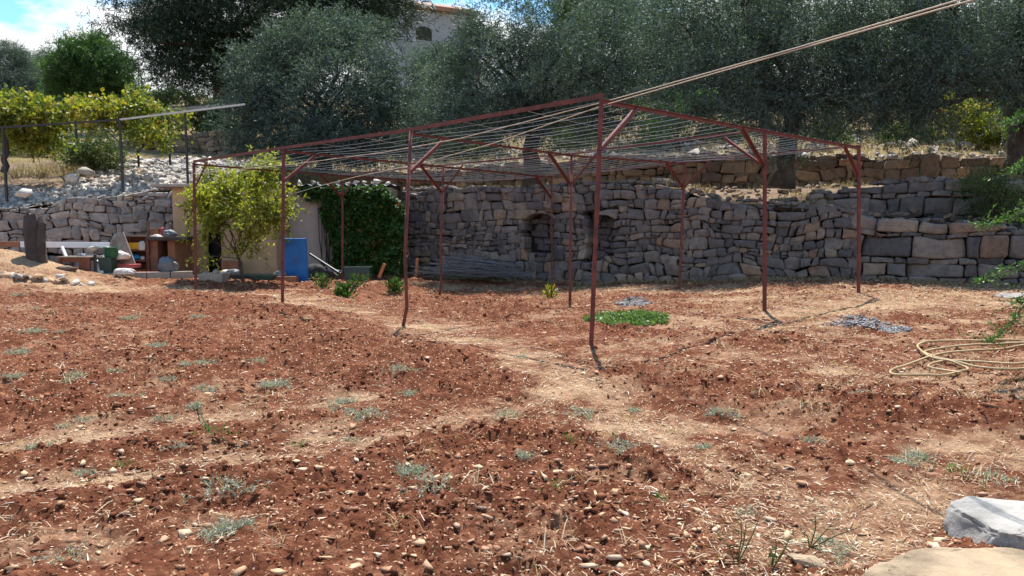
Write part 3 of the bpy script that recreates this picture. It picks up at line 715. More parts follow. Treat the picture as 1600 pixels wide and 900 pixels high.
def make_tree(name, label, base, lobes, mats, trunk_r, fork, leafargs, group=None, seed=1, limbs=12, lean=(0, 0)):
    r = np.random.default_rng(seed); random.seed(seed); base = Vector(base); t = thing(name, label, 'tree', base, group)
    V, F, a, c = crown_mesh(lobes, r=r, **leafargs)
    mesh_np('crown', V, F, mats[0], a, t)
    mb = MB(); fk = base+Vector((lean[0], lean[1], fork)); n = 8; pts = []
    for i in range(n+1):
        q = i/n; p = base.lerp(fk, q)+Vector((0, 0, -.15 if i == 0 else 0)); p += Vector((random.uniform(-1, 1), random.uniform(-1, 1), 0))*trunk_r*.22*(0 < i < n); pts.append(p)
    mb.tube(pts, [trunk_r*(1.35-.9*min(1, i/2.2) if i < 2.2 else 1-.03*i) if i < 2 else trunk_r*(1-.04*i) for i in range(n+1)], 12, wob=.12)
    part('trunk', mb, mats[1], t, True)
    mb = MB()
    ends = []
    for l in lobes:
        p = limb(mb, pts[-1]-Vector((0, 0, random.uniform(0, fork*.15))), Vector(l[:3])+Vector((0, 0, -.1*l[5])), trunk_r*random.uniform(.28, .42), trunk_r*.08); ends += p[3:]
    for k in range(limbs*3):
        q = c[r.integers(0, len(c))]; e = min(ends, key=lambda v: (v-Vector(q)).length); limb(mb, e, q, trunk_r*.11, .006, .2, 4, 5)
    part('branches', mb, mats[1], t, True)
    return t
OL = dict(clumps=330, twigs=20, lv=13, tl=.42, ll=.085, lw_=.021, up=.15, droop=.25, cr=.2, shell=.36)
def plobes(lst, d, k=FPX):
    out = []
    for (px, py, rpx, dd) in lst:
        p = P(px, py, d+dd); r_ = rpx*(d+dd)/k; out.append((p.x, p.y, p.z, r_, r_*.95, r_*.82))
    return out
hillz = None
# big left olive
o1 = plobes([(420,120,58,0),(500,75,62,.4),(560,75,56,-.2),(610,135,60,.3),(540,150,80,-.8),(450,185,65,-.5),(395,190,45,.3),(590,205,62,-.6),(510,215,60,-1),(470,60,36,.2),(545,45,36,.6),(410,160,50,-.3),(400,215,40,-.2),(450,228,44,-.4),(560,228,44,-.6),(640,175,45,.2),(430,90,36,.3)], 22.5)
T1 = make_tree('olive_tree', 'broad silvery olive tree standing behind the shed, below the big pine', P(505, 262, 22.5), o1, (M['olive'], M['bark']), .22, 1.3, dict(OL, clumps=620, ll=.09, lw_=.024), 'olive trees', 101)
o2 = plobes([(762,60,58,.2),(735,75,42,.2),(800,30,80,0),(890,40,85,.3),(960,90,75,0),(930,160,70,-.4),(850,120,85,-.6),(760,135,80,-.6),(700,135,55,.2),(700,190,50,-.3),(790,190,60,-.8),(960,30,60,.5),(870,190,55,-.5),(975,175,50,-.3)], 19.2)
T2 = make_tree('olive_tree', 'dark olive tree whose thick trunk stands before the upper wall behind the pergola', P(830, 299, 19.6), o2, (M['olive'], M['bark']), .24, 2.1, dict(OL, clumps=430), 'olive trees', 102, lean=(0, -.3))
o3 = plobes([(1080,50,80,.2),(1160,10,90,0),(1260,20,90,.3),(1330,80,80,0),(1280,150,80,-.4),(1190,110,95,-.6),(1090,130,75,-.2),(1060,180,42,-.3),(1150,190,55,-.8),(1340,165,58,-.2),(1240,200,40,-.5)], 17.0)
T3 = make_tree('olive_tree', 'olive tree whose dark trunk stands before the upper wall right of the pergola centre', P(1222, 283, 17.2), o3, (M['olive'], M['bark']), .23, 2.0, dict(OL, clumps=430), 'olive trees', 103, lean=(.2, -.2))
o4 = plobes([(1400,30,85,.3),(1490,10,90,0),(1590,20,90,.3),(1660,80,90,0),(1560,110,80,-.3),(1470,120,80,-.4),(1400,130,60,0),(1640,160,60,.2),(1430,180,42,0),(1700,20,90,0)], 16.0)
T4 = make_tree('olive_tree', 'olive tree with the thick black trunk at the right edge of the photo', P(1592, 262, 16.6), o4, (M['olive'], M['bark']), .28, 1.9, dict(OL, clumps=400), 'olive trees', 104, lean=(-.1, -.1))
# copies behind to close the grove: (src, px, py, d, rz, scale, label)
for src, px, py, d, rz, sc, lb in [
    (T2, 1370, 232, 27, 2.0, 1.15, 'olive tree behind the upper wall, to the right of the far right pergola post'),
    (T3, 1020, 232, 28, 1.0, 1.2, 'olive tree in the second row, filling the gap right of the front pergola post'),
    (T4, 1530, 236, 25, 2.6, 1.1, 'second-row olive tree beside the yellow bush at the right'),
    (T1, 705, 246, 30, 2.2, .93, 'second-row olive tree low between the big silvery olive and the dark central olive'),
    (T2, 1200, 225, 33, 4.0, 1.3, 'third-row olive tree far behind the tree with the wall-side trunk'),
    (T3, 1620, 225, 33, 5.0, 1.3, 'third-row olive tree behind the right-edge trunk'),
    (T1, 870, 225, 37, 5.5, 1.2, 'third-row olive tree far behind the dark central olive'),
    (T1, 20, 182, 55, 1.2, 1.15, 'hazy olive tree at the far left edge below the clouds'),
    (T2, 60, 190, 62, 2.9, 1.1, 'far olive tree just left of the round pine')]:
    p = P(px, py, d); dup(src, p, rz, sc, lb, 'olive trees')
PN = dict(clumps=520, twigs=26, lv=9, tl=.28, ll=.20, lw_=.026, up=.5, droop=0, cr=.34, shell=.35)
p1 = plobes([(250,-10,72,0),(215,25,42,-1),(300,40,85,.5),(390,0,95,0),(470,30,90,-.5),(560,-10,85,0),(600,10,55,-.5),(330,100,70,.5),(285,120,42,-.6),(400,90,80,0),(260,100,30,-1),(520,40,60,1),(340,-60,90,0),(480,-60,90,0),(240,65,32,-1.5),(350,150,40,0)], 34)
make_tree('pine_tree', 'huge dark pine tree filling the top left behind the olive', P(347, 215, 34), p1, (M['pine'], M['pbark']), .45, 4.0, dict(PN, clumps=700, cr=.5, tl=.35, ll=.24, lw_=.034), None, 201)
p2 = plobes([(140,105,48,0),(110,120,34,-.5),(170,115,36,-.3),(140,85,34,.3),(125,135,32,-.4),(165,140,30,.2),(190,135,20,-.2),(95,135,22,0),(150,75,22,0)], 42)
make_tree('pine_tree', 'rounded bright green pine tree standing against the clouds at the left', P(145, 215, 42), p2, (M['pineb'], M['pbark']), .22, 2.2, dict(PN, clumps=330, tl=.3, ll=.24, lw_=.04, cr=.25), None, 202)
p3 = plobes([(930,-10,60,0),(960,15,38,0),(905,20,40,0)], 45)
make_tree('pine_tree', 'pine top showing green above the central olive crown', P(935, 180, 45), p3, (M['pineb'], M['pbark']), .2, 4, dict(PN, clumps=200, tl=.3, ll=.24, lw_=.04), None, 203)

# shrubs
def make_bush(name, label, base, lobes, mat, cl, seed, ll=.08, lw_=.035, tl=.25, group=None, cat_='shrub', twigs=14, lv=9, cr=.15):
    r = np.random.default_rng(seed); random.seed(seed); base = Vector(base); t = thing(name, label, cat_, base, group)
    V, F, a, c = crown_mesh(lobes, cl, twigs, lv, tl, ll, lw_, r, .3, .1, cr, .5); mesh_np('foliage', V, F, mat, a, t)
    mb = MB()
    for k in range(min(14, cl)): limb(mb, base, c[r.integers(0, len(c))], .02, .006, .15, 5, 5)
    part('stems', mb, M['bark'], t, True); return t
B1 = make_bush('shrub', 'leafy green shrub on the rubble edge beneath the vine pergola', P(150,262,22.5), plobes([(150,240,28,0),(130,252,22,0),(175,250,18,0)], 22.5), M['bush'], 60, 301)
make_bush('shrub', 'yellow-leaved shrub glowing between the olive trunks at the right', P(1545,238,21), plobes([(1545,205,30,0),(1560,225,20,0),(1510,190,32,.5),(1480,180,30,.8)], 21), M['vine'], 60, 302, .10, .05)
make_bush('shrub', 'light green shrub growing behind the front corner of the red pergola', P(1060,245,23), plobes([(1050,190,30,0),(1025,215,26,0),(1080,160,26,.4),(1010,180,22,0)], 23), M['green'], 40, 303, .09, .05)
make_bush('shrub', 'green shrub hanging over the stepped wall at the right', P(1545,345,14.6), plobes([(1545,300,30,0),(1570,320,34,0),(1530,290,24,.2)], 14.6), M['bush'], 60, 304, .06, .02)
make_bush('shrub', 'dark bushy hedge beneath the big pine behind the pergola roof', P(330,240,30), plobes([(300,170,34,0),(350,190,40,0),(260,160,28,0),(330,225,36,0),(310,205,30,0)], 30), M['bush'], 110, 305, .12, .05)
make_bush('shrub', 'grey-green scrub at the left edge under the vine', P(40,262,26), plobes([(30,225,36,0),(80,235,36,0),(0,245,30,0),(110,215,30,1),(60,200,30,2)], 26), M['bush'], 110, 306, .08, .025)
make_bush('shrub', 'pale scrub further along the slope behind the vine pergola', P(210,240,34), plobes([(200,190,30,0),(150,200,36,0),(90,190,30,0),(230,205,30,0)], 34), M['olive'], 80, 307, .10, .03)
for i, (px, py, d, sc, lb) in enumerate([(1420,232,24,1.1,'low green shrub between olive trunks above the upper wall'),(1290,236,25,1.2,'low shrub behind the upper wall right of the dark wall-side trunk'),(1120,236,26,1.2,'low shrub above the upper wall behind the pergola wires'),(900,246,27,1.3,'low shrub right of the central olive trunk'),(720,252,27,1.3,'low shrub left of the central olive trunk'),(640,240,31,1.5,'low shrub between the two big olive crowns'),(0,215,36,2.2,'far shrub at the left edge behind the vine'),(230,188,48,2.2,'far shrub to the right of the rounded pine')]):
    dup(B1, P(px, py, d), i*1.3, sc, lb, 'shrubs on the slope')

# dry grass on terraces and hill
def grass_stuff(name, label, pts, h, mat, r, w=.012, tilt=.5, per=1):
    n = len(pts)*per; b = np.repeat(pts, per, 0)+r.normal(size=(n, 3))*[.05, .05, 0]
    d = np.stack([r.normal(size=n)*tilt, r.normal(size=n)*tilt, np.ones(n)], 1)
    V, F, a = blades(b, d, h*r.uniform(.4, 1.3, n), np.full(n, w), r, r.uniform(0, 1, n))
    return kind(tag(mesh_np(name, V, F, mat, a), label, 'grass'), 'stuff')
g1 = strip_pts(lrail(-.3, -.02, 30, 0, lL), urail(.1, ubase, 0, 0, uL), 1400, rng)
g1 = g1[fbm(g1[:, 0]*.9, g1[:, 1]*.9, 5, 2) > .55]
grass_stuff('dry_grass', 'tufts of dry straw-coloured grass on the terrace behind the tall wall', g1, .20, M['dryg'], rng, .010, .5, 9)
g2 = strip_pts(utr, R2[3:], 1200, rng, 0, .9); grass_stuff('dry_grass', 'dry grass under the olive trees', g2, .3, M['dryg'], rng, .014, .5, 7)
g3 = strip_pts([P(-200,285,20.5), P(0,283,20.5), P(120,275,20.8)], [P(-200,235,30), P(0,235,30), P(200,238,30)], 1600, rng); grass_stuff('dry_grass', 'dry brown and yellow grass beneath the vine at the left', g3, .28, M['dryg'], rng, .016, .45, 9)

# ------------------------------------------------------------ field litter
def field_pts(n, r, y0=2.2, y1=19, power=1.0):
    y = (r.uniform(y0**(2-power), y1**(2-power), n))**(1/(2-power)) if power < 2 else np.exp(r.uniform(math.log(y0), math.log(y1), n))
    x = r.uniform(-.84, .84, n)*y; return x, y
def wall_y(x): return np.interp(x, [LA[0], LB[0]], [LA[1], LB[1]])
def litter():
    r = np.random.default_rng(55)
    def ok(x, y): return (y < wall_y(x)-.1) & ~((x < -2.5) & (y > 16.6))
    # clods
    x, y = field_pts(75000, r, 2.2, 17, 1.0); k = ok(x, y); x = x[k]; y = y[k]; pth, rdg = masks(x, y)
    dn = np.clip(.25+.85*rdg+.8*(fbm(x*.8, y*.8, 21, 3)-.45)-.7*pth, 0, 1); k = r.uniform(0, 1, len(x)) < dn; x = x[k]; y = y[k]
    sz = np.minimum(r.gamma(1.1, .0062, len(x))+.005, .036); z = hfield(x, y)+sz*.2
    V, F, a = rocks(np.stack([x, y, z], 1), sz, 1, (.6, 1.0), 5, seed=56)
    kind(tag(mesh_np('soil_clods', V, F, M['clod'], a), 'crumbled red earth clods over the tilled field', 'soil'), 'stuff')
    cl = []
    for px, py, nn_, sp_ in ((385,695,50,.16),(285,700,40,.14),(690,690,70,.3),(730,680,50,.2),(945,750,50,.15),(150,740,40,.2),(610,605,50,.3),(250,560,60,.5),(60,500,60,.6),(420,500,60,.6),(700,800,60,.25),(560,770,40,.2),(1180,740,40,.25),(1420,650,50,.4),(140,650,50,.3),(500,590,60,.4),(690,475,60,.35),(260,790,40,.2),(900,800,60,.25),(1050,610,40,.3),(350,600,50,.3)):
        g = G(px, py); cl.append(np.stack([g.x+r.normal(size=nn_)*sp_, g.y+r.normal(size=nn_)*sp_*.5], 1))
    cl = np.concatenate(cl); sz = np.minimum(r.gamma(1.3, .009, len(cl))+.008, .04); V, F, a = rocks(np.stack([cl[:, 0], cl[:, 1], hfield(cl[:, 0], cl[:, 1])+sz*.15], 1), sz, 1, (.45, .9), seed=58)
    kind(tag(mesh_np('soil_clods', V, F, M['clod'], a), 'heaps of larger broken red earth clods in the tilled strips', 'soil'), 'stuff')
    # stones
    x, y = field_pts(46000, r, 2.2, 17.5, 1.0); k = ok(x, y); x = x[k]; y = y[k]; pth, rdg = masks(x, y)
    dn = .25+.8*fbm(x*.7, y*.7, 66, 3)**2*1.5; k = r.uniform(0, 1, len(x)) < dn; x = x[k]; y = y[k]
    sz = np.minimum(r.gamma(.7, .012, len(x))+.005, .055); z = hfield(x, y)+sz*.08
    V, F, a = rocks(np.stack([x, y, z], 1), sz, 1, (.18, .45), 6, seed=57)
    kind(tag(mesh_np('field_gravel', V, F, M['pebble'], a), 'small pale stones scattered all over the red soil', 'gravel'), 'stuff')
    # straw
    x, y = field_pts(190000, r, 2.2, 17.5, 1.05); k = ok(x, y); x = x[k]; y = y[k]; pth, rdg = masks(x, y)
    dn = np.clip(.10+.75*pth+.55*sstep(1, 6, x)*sstep(3, 7, y)+.9*(fbm(x*1.1, y*1.1, 88, 3)-.47)*1.6+.25*sstep(10, 14, y)*sstep(-5, -1, x)-.5*rdg, .05, 1); k = r.uniform(0, 1, len(x)) < dn*.8; x = x[k]; y = y[k]
    n = len(x); z = hfield(x, y)+r.uniform(.002, .02, n); t = r.uniform(0, 6.28, n)
    d = np.stack([np.cos(t), np.sin(t), r.uniform(-.1, .35, n)], 1)
    V, F, a = blades(np.stack([x, y, z], 1), d, r.gamma(2.0, .013, n)+.010, r.uniform(.0016, .004, n)*(1+y/7), r, r.uniform(0, 1, n), .35)
    kind(tag(mesh_np('straw_litter', V, F, M['straw'], a), 'dry straw and weed stalks lying over the soil', 'straw'), 'stuff')
    # dry grass fringe at foot of the wall and upright dry stubs
    u = r.uniform(0, lL, 2600); w = r.uniform(.02, .55, 2600)**1.4
    pp = np.array([(lA+lD*a_+lN*b_)[:] for a_, b_ in zip(u, w)]); pp[:, 2] = hfield(pp[:, 0], pp[:, 1])
    grass_stuff('dry_grass', 'fringe of dry grass along the foot of the tall stone wall', pp, .12, M['dryg'], r, .007, .7, 3)
    # dry stalk sprays in the field
    x, y = field_pts(420, r, 2.6, 13, 1.2); pth, rdg = masks(x, y); k = ok(x, y) & (r.uniform(0, 1, len(x)) < .3+.7*sstep(0, 4, x)); x = x[k]; y = y[k]
    grass_stuff('dry_weed_stalks', 'thin bleached weed stalks standing out of the soil', np.stack([x, y, hfield(x, y)], 1), .11, M['straw'], r, .004, 1.3, 14)
litter()

# weeds
def weed_proto(seed, label, mat, h, n, spread, group, w=.006):
    r = np.random.default_rng(seed); t = thing('weed', label, 'weed', (0, 0, 0), group)
    st = r.normal(size=(n, 3))*[spread, spread, 0]*.5; d = np.stack([r.normal(size=n)*.8, r.normal(size=n)*.8, np.ones(n)*.8], 1)
    mb = MB()
    LB_, LD_, = [], []
    for i in range(n):
        ln = h*r.uniform(.5, 1.2); u = d[i]/np.linalg.norm(d[i]); q = st[i]+u*ln; mb.tube([st[i]-[0, 0, .01], st[i]+u*ln*.5+[0, 0, .01], q], [.0022, .0018, .001], 4)
        for k in range(9): LB_.append(st[i]+u*ln*(k+1)/9.); LD_.append(u*.7+r.normal(size=3)*.7)
    m = len(LB_); V, F, a = leaves(np.array(LB_), np.array(LD_), r.uniform(.018, .042, m), np.full(m, w), r, r.uniform(0, 1, m))
    Vs, Fs, As = mb.arr(); nV = len(V); F = [tuple(f) for f in F.tolist()]+[tuple(k+nV for k in f) for f in Fs]; mesh_np('foliage', np.concatenate([V, Vs]), F, mat, np.concatenate([a, As]), t); return t
SG = 'silvery weed tufts in the tilled soil'; GG = 'small green weeds in the tilled soil'
LS = 'low silvery grey-green weed tuft growing out of the red tilled soil'; LGn = 'small fresh green weed growing out of the red soil'
wps = [weed_proto(1, LS, M['weed'], .075, 60, .15, SG), weed_proto(2, LS, M['weed'], .06, 55, .21, SG), weed_proto(3, LGn, M['green'], .09, 16, .10, GG), weed_proto(4, LS, M['weed'], .085, 75, .12, SG)]
WP = [(30,470,1),(52,483,1),(55,525,1),(95,525,0),(25,553,1),(125,598,1),(20,605,0),(108,603,1),(130,660,1),(290,580,0),(320,575,0),(325,610,1),(190,625,1),(100,668,0),(255,655,1),(245,545,3),(305,640,3),(540,628,3),(550,650,0),(630,597,1),(570,657,1),(60,705,0),(130,738,0),(190,728,2),(275,705,1),(420,615,3),(430,608,1),(260,600,1),(640,750,3),(350,785,1),(345,840,0),(380,826,3),(95,880,1),(375,780,1),
      (820,730,0),(868,785,2),(690,775,1),(885,710,2),(970,728,1),(1100,705,3),(910,645,1),(990,640,0),(1030,790,2),(1430,720,3),(1410,735,0),(1490,745,2),(1270,690,1),(550,690,1),(800,650,1),(470,695,2),(335,690,2),(180,590,1),(400,575,3),(640,620,0),(815,560,1),(1350,630,1),(1130,650,1),(1560,755,1),(1300,860,1),(1160,800,1),(520,640,1),(380,560,1),(50,640,1),(200,500,1),(310,500,1)]
used = set()
random.seed(5)
for px, py, k in WP:
    g = G(px, py); z = float(hfield(g.x, g.y)); loc = Vector((g.x, g.y, z-.005)); s = random.uniform(.4, .85); rz = random.uniform(0, 6.28)
    if k not in used: used.add(k); w = wps[k]; w.location = loc; w.rotation_euler = (0, 0, rz); w.scale = (s,)*3
    else: dup(wps[k], loc, rz, s)
for (px, py, h, lb) in [(1150,893,.36,'tall thin green weed shoot at the bottom right, left of its neighbours'),(1205,890,.30,'pale thin weed stem at the bottom edge near the cream rock'),(1265,860,.26,'thin branching weed beside the cream foreground rock')]:
    g = G(px, py); z = float(hfield(g.x, g.y)); t = thing('weed', lb, 'weed', (g.x, g.y, z)); mb = MB(); r = np.random.default_rng(px); lb_, ld_ = [], []
    for k in range(4):
        e = Vector((g.x+r.normal()*.05, g.y+r.normal()*.04, z+h*r.uniform(.5, 1)*.6)); mb.tube([(g.x, g.y, z-.01), Vector((g.x, g.y, z)).lerp(e, .5)+Vector((.012, 0, .01)), e], [.003, .0025, .0012], 5)
        for q in range(10): lb_.append(np.array(Vector((g.x, g.y, z)).lerp(e, .2+.08*q)[:])); ld_.append(r.normal(size=3)*.6+[0, 0, .5])
    V, F, a = leaves(np.array(lb_), np.array(ld_), np.full(len(lb_), .03), np.full(len(lb_), .006), r, r.uniform(0, 1, len(lb_)))
    part('stems', mb, M['bush'], t); mesh_np('leaves', V, F, M['bush'], a, t)
# individual pale stones in the field
SP = [(243,558,16),(165,550,11),(60,705,10),(385,697,17),(200,738,16),(130,776,17),(430,650,12),(345,623,10),(327,718,15),(305,750,16),(450,735,22),(170,806,16),(230,816,15),(155,867,18),(300,832,22),(380,708,10),(935,600,10),(658,843,15),(560,886,19),(588,882,16),(967,887,20),(1120,690,12),(1305,705,11),(1380,705,9),(1150,765,9),(935,688,10),(748,654,11),(870,688,10),(915,775,12),(945,790,11),(778,640,10),(1033,772,11),(1490,706,10),(1518,710,13),(1330,685,10),(640,552,11),(1180,605,11),(930,655,8),(490,650,8),(730,720,9),(1260,760,12),(1200,735,10),(1330,770,10),(1460,830,12),(840,881,12),(120,560,10),(600,570,9),(205,645,9),(670,605,9),(520,590,8),(1010,600,8),(1240,640,9),(1075,640,8),(1225,595,8)]
rr_ = random.Random(9)
for i, (px, py, w) in enumerate(SP):
    g = G(px, py); z = float(hfield(g.x, g.y)); s = w*.58*g.y/FPX
    V, F, a = rocks([(g.x, g.y, z+s*.18)], [s], 1, (.25, .5), seed=900+i, cuts=9, off=(.35, .75)); a[:] = rr_.uniform(.7, 1)
    tag(mesh_np('stone', V, F, M['pebble'], a), 'pale flat stone lying on the red tilled soil', 'stone', 'larger pale stones on the tilled field')
# clover patch
def patch(px0, px1, py0, py1, n, r):
    u = r.uniform(0, 6.28, n); q = np.sqrt(r.uniform(0, 1, n)); X = (px0+px1)/2+(px1-px0)/2*q*np.cos(u); Y = (py0+py1)/2+(py1-py0)/2*q*np.sin(u)
    g = [G(a, b) for a, b in zip(X[:40], Y[:40])]; A = np.array([(p.x, p.y) for p in g]); a0, a1 = A.min(0), A.max(0); c = (a0+a1)/2; h = (a1-a0)/2
    x = c[0]+h[0]*q*np.cos(u); y = c[1]+h[1]*q*np.sin(u)*1.05; k = fbm(x*4, y*4, 4, 3)+.5*(1-q) > .56+r.normal(size=len(x))*.11; return x[k], y[k]
r = np.random.default_rng(12); x, y = patch(908, 1062, 492, 517, 9000, r); n = len(x); z = hfield(x, y)+r.uniform(.005, .05, n)
V, F, a = leaves(np.stack([x, y, z], 1), np.stack([r.normal(size=n), r.normal(size=n), r.uniform(0, .8, n)], 1), r.uniform(.02, .045, n), r.uniform(.014, .03, n), r, r.uniform(0, 1, n))
M['clover'] = leaf_mat('clover_leaves', [(0, (.05, .10, .022)), (.6, (.10, .17, .04)), (1, (.22, .28, .09))], .3)
kind(tag(mesh_np('clover_patch', V, F, M['clover'], a), 'bright green patch of clover right of the front pergola post', 'ground cover'), 'stuff')
def ash(px0, px1, py0, py1, label, seed, nn=5000):
    r = np.random.default_rng(seed); x, y = patch(px0, px1, py0, py1, nn, r); s = r.gamma(1.6, .005, len(x))+.004
    V, F, a = rocks(np.stack([x, y, hfield(x, y)+s*.3], 1), s, 1, (.4, .8), seed=seed)
    kind(tag(mesh_np('ash_pile', V, F, M['ash'], a), label, 'ash'), 'stuff')
ash(1285, 1412, 500, 524, 'grey-blue patch of ash left by a fire on the right of the field', 71)
ash(948, 1025, 469, 480, 'small grey patch of ash behind the clover', 72)
# leafy small plants near the shed
def plant(px, py, w, h, mat, label, seed, ll=.12, lw_=.05, n=90):
    g = G(px, py); z = float(hfield(g.x, g.y)); k = g.y/FPX; r = np.random.default_rng(seed); t = thing('plant', label, 'plant', (g.x, g.y, z))
    b = np.stack([g.x+r.normal(size=n)*w*k*.22, g.y+r.normal(size=n)*w*k*.22, z+r.uniform(.0, .75, n)*h*k], 1)
    d = np.stack([(b[:, 0]-g.x)*3, (b[:, 1]-g.y)*3, np.full(n, .6)], 1)+r.normal(size=(n, 3))*.25
    V, F, a = leaves(b, d, ll*r.uniform(.6, 1.2, n), lw_*r.uniform(.6, 1.2, n), r, r.uniform(0, 1, n)); mesh_np('leaves', V, F, mat, a, t)
    mb = MB()
    for i in range(7): mb.tube([(g.x, g.y, z-.02), b[i*5]], [.008, .004], 5)
    part('stems', mb, M['green'], t)
plant(540, 468, 26, 26, M['ivy'], 'dark leafy plant, left of the two round ones between the posts', 1, .14, .06, 160)
plant(617, 462, 24, 26, M['ivy'], 'dark leafy round plant beside the second front post', 2, .14, .06, 160)
plant(503, 452, 30, 26, M['ivy'], 'loose dark plant with reddish stems right of the blue panel', 3, .10, .04, 120)
plant(560, 452, 30, 22, M['ivy'], 'low dark plant in front of the green planter box', 4, .10, .04, 110)
plant(861, 468, 22, 24, M['vine'], 'small bright yellow-green plant in front of the stone wall', 5, .10, .045, 110)

# ------------------------------------------------------------ red pergola
def pergola():
    c = POSTS[(1, 1)][0]; t = thing('pergola', 'large rusty red angle-iron pergola frame strung with wires over the field', 'pergola', (c.x, c.y, 0))
    w = .055
    for k, (tp, b) in POSTS.items():
        z = float(hfield(b.x, b.y, False)); mb = MB(); bs = Vector((b.x, b.y, z-.12))
        if k in ((1,0), (1,1), (2,1)): mid = tp.lerp(bs, .86); mid.x = tp.x+(bs.x-tp.x)*.5; mb.tube([bs, mid, tp.lerp(bs, .6), tp], .024, 8)
        else: mb.bar(bs, tp, .042, .042, (1, 0, 0))
        part('post', mb, M['rust'], t, k in ((1,0), (1,1), (2,1)))
    def beam(a, b, s=.05, ov=.06, dz=0, nm='beam'):
        a = Vector(a); b = Vector(b); d = (b-a).normalized(); mb = MB(); a2 = a-d*ov+Vector((0, 0, dz)); b2 = b+d*ov+Vector((0, 0, dz))
        mb.bar(a2, b2, .012, s); sd_ = Vector((d.y, -d.x, 0)); off = sd_*(s*.3)+Vector((0, 0, s/2-.004))
        mb.bar(a2+off, b2+off, s*.6, .008); part(nm, mb, M['rust'], t)
    T_ = {k: v[0] for k, v in POSTS.items()}
    for j in range(3):
        for i in range(3): beam(T_[(i, j)], T_[(i+1, j)], .048 if j == 0 else .033, .02, .02 if j == 0 else .0)
    for i in range(4):
        for j in range(2): beam(T_[(i, j)], T_[(i, j+1)], .045 if i == 0 else .032, .02, -.035)
    def brace(k, k2, f=.17, dz=.5, s=.037):
        a = T_[k]; b = T_[k2]; q = a.lerp(b, f)-Vector((0, 0, .03)); bt = POSTS[k][1]; p = a.lerp(bt, dz/2.5); mb = MB(); mb.bar(p, q, s, .01); 
        d = (q-p).normalized(); x = d.cross(Vector((0, 0, 1))).normalized(); off = x*(s/2)+d.cross(x)*(s/2); mb.bar(p+off, q+off, .01, s); part('brace', mb, M['rust'], t)
    for k, k2 in [((0,0),(0,1)),((0,1),(0,0)),((0,1),(1,1)),((0,2),(0,1)),((1,0),(1,1)),((1,1),(0,1)),((1,1),(1,0)),((2,0),(2,1)),((3,0),(2,0)),((2,1),(2,0)),((2,1),(1,1)),((1,2),(1,1)),((2,2),(2,1)),((3,1),(2,1)),((3,1),(3,0)),((1,2),(0,2))]: brace(k, k2)
    # wires parallel to the front-left edge
    for j in range(2):
        for q in range(13):
            f = (q+.5)/13; a = T_[(0, j)].lerp(T_[(0, j+1)], f); pts = []
            for i in range(3):
                e0 = T_[(i, j)].lerp(T_[(i, j+1)], f); e1 = T_[(i+1, j)].lerp(T_[(i+1, j+1)], f)
                for s in range(5): u = s/5; p = e0.lerp(e1, u); p.z += -.0-.05*math.sin(u*math.pi)*random.uniform(.6, 1.2); pts.append(p)
            pts.append(T_[(3, j)].lerp(T_[(3, j+1)], f)); mb = MB(); mb.tube(pts, .0028, 4); part('wire', mb, M['wire'], t)
    for i in range(3):
        for q in range(2):
            f = (q+1)/3; pts = []
            for j in range(2):
                e0 = T_[(i, j)].lerp(T_[(i+1, j)], f); e1 = T_[(i, j+1)].lerp(T_[(i+1, j+1)], f)
                for s in range(4): u = s/4; p = e0.lerp(e1, u); p.z -= .05*math.sin(u*math.pi)-.004; pts.append(p)
            pts.append(T_[(i, 2)].lerp(T_[(i+1, 2)], f)); mb = MB(); mb.tube(pts, .0022, 4); part('wire', mb, M['wire'], t)
    return T_
PT = pergola()
def rope(pts, rad, label, sag=0):
    out = []
    for a, b in zip(pts, pts[1:]):
        for s in range(10): u = s/10; p = a.lerp(b, u); p.z -= sag*math.sin(math.pi*u); out.append(p)
    out.append(pts[-1]); mb = MB(); mb.tube(out, rad, 6); return one('rope', mb, M['rope'], label, 'rope', 'ropes', True)
rope([P(1640,-42,3.6), P(1240,76,5.6), P(945,159,7.7), P(720,216,9.6), P(600,238,11), P(447,258,12.6), P(302,271,14.1)], .005, 'cream rope running above the other and ending at the far left pergola post', .0)
rope([P(1640,-34,3.55), P(1240,79,5.6), P(945,164,7.6), P(771,224,9.8), P(660,255,11.6), P(553,277,13.8), P(487,294,16.3), P(449,306,18.2)], .005, 'cream rope splitting off lower and ending at the shed roof', .0)

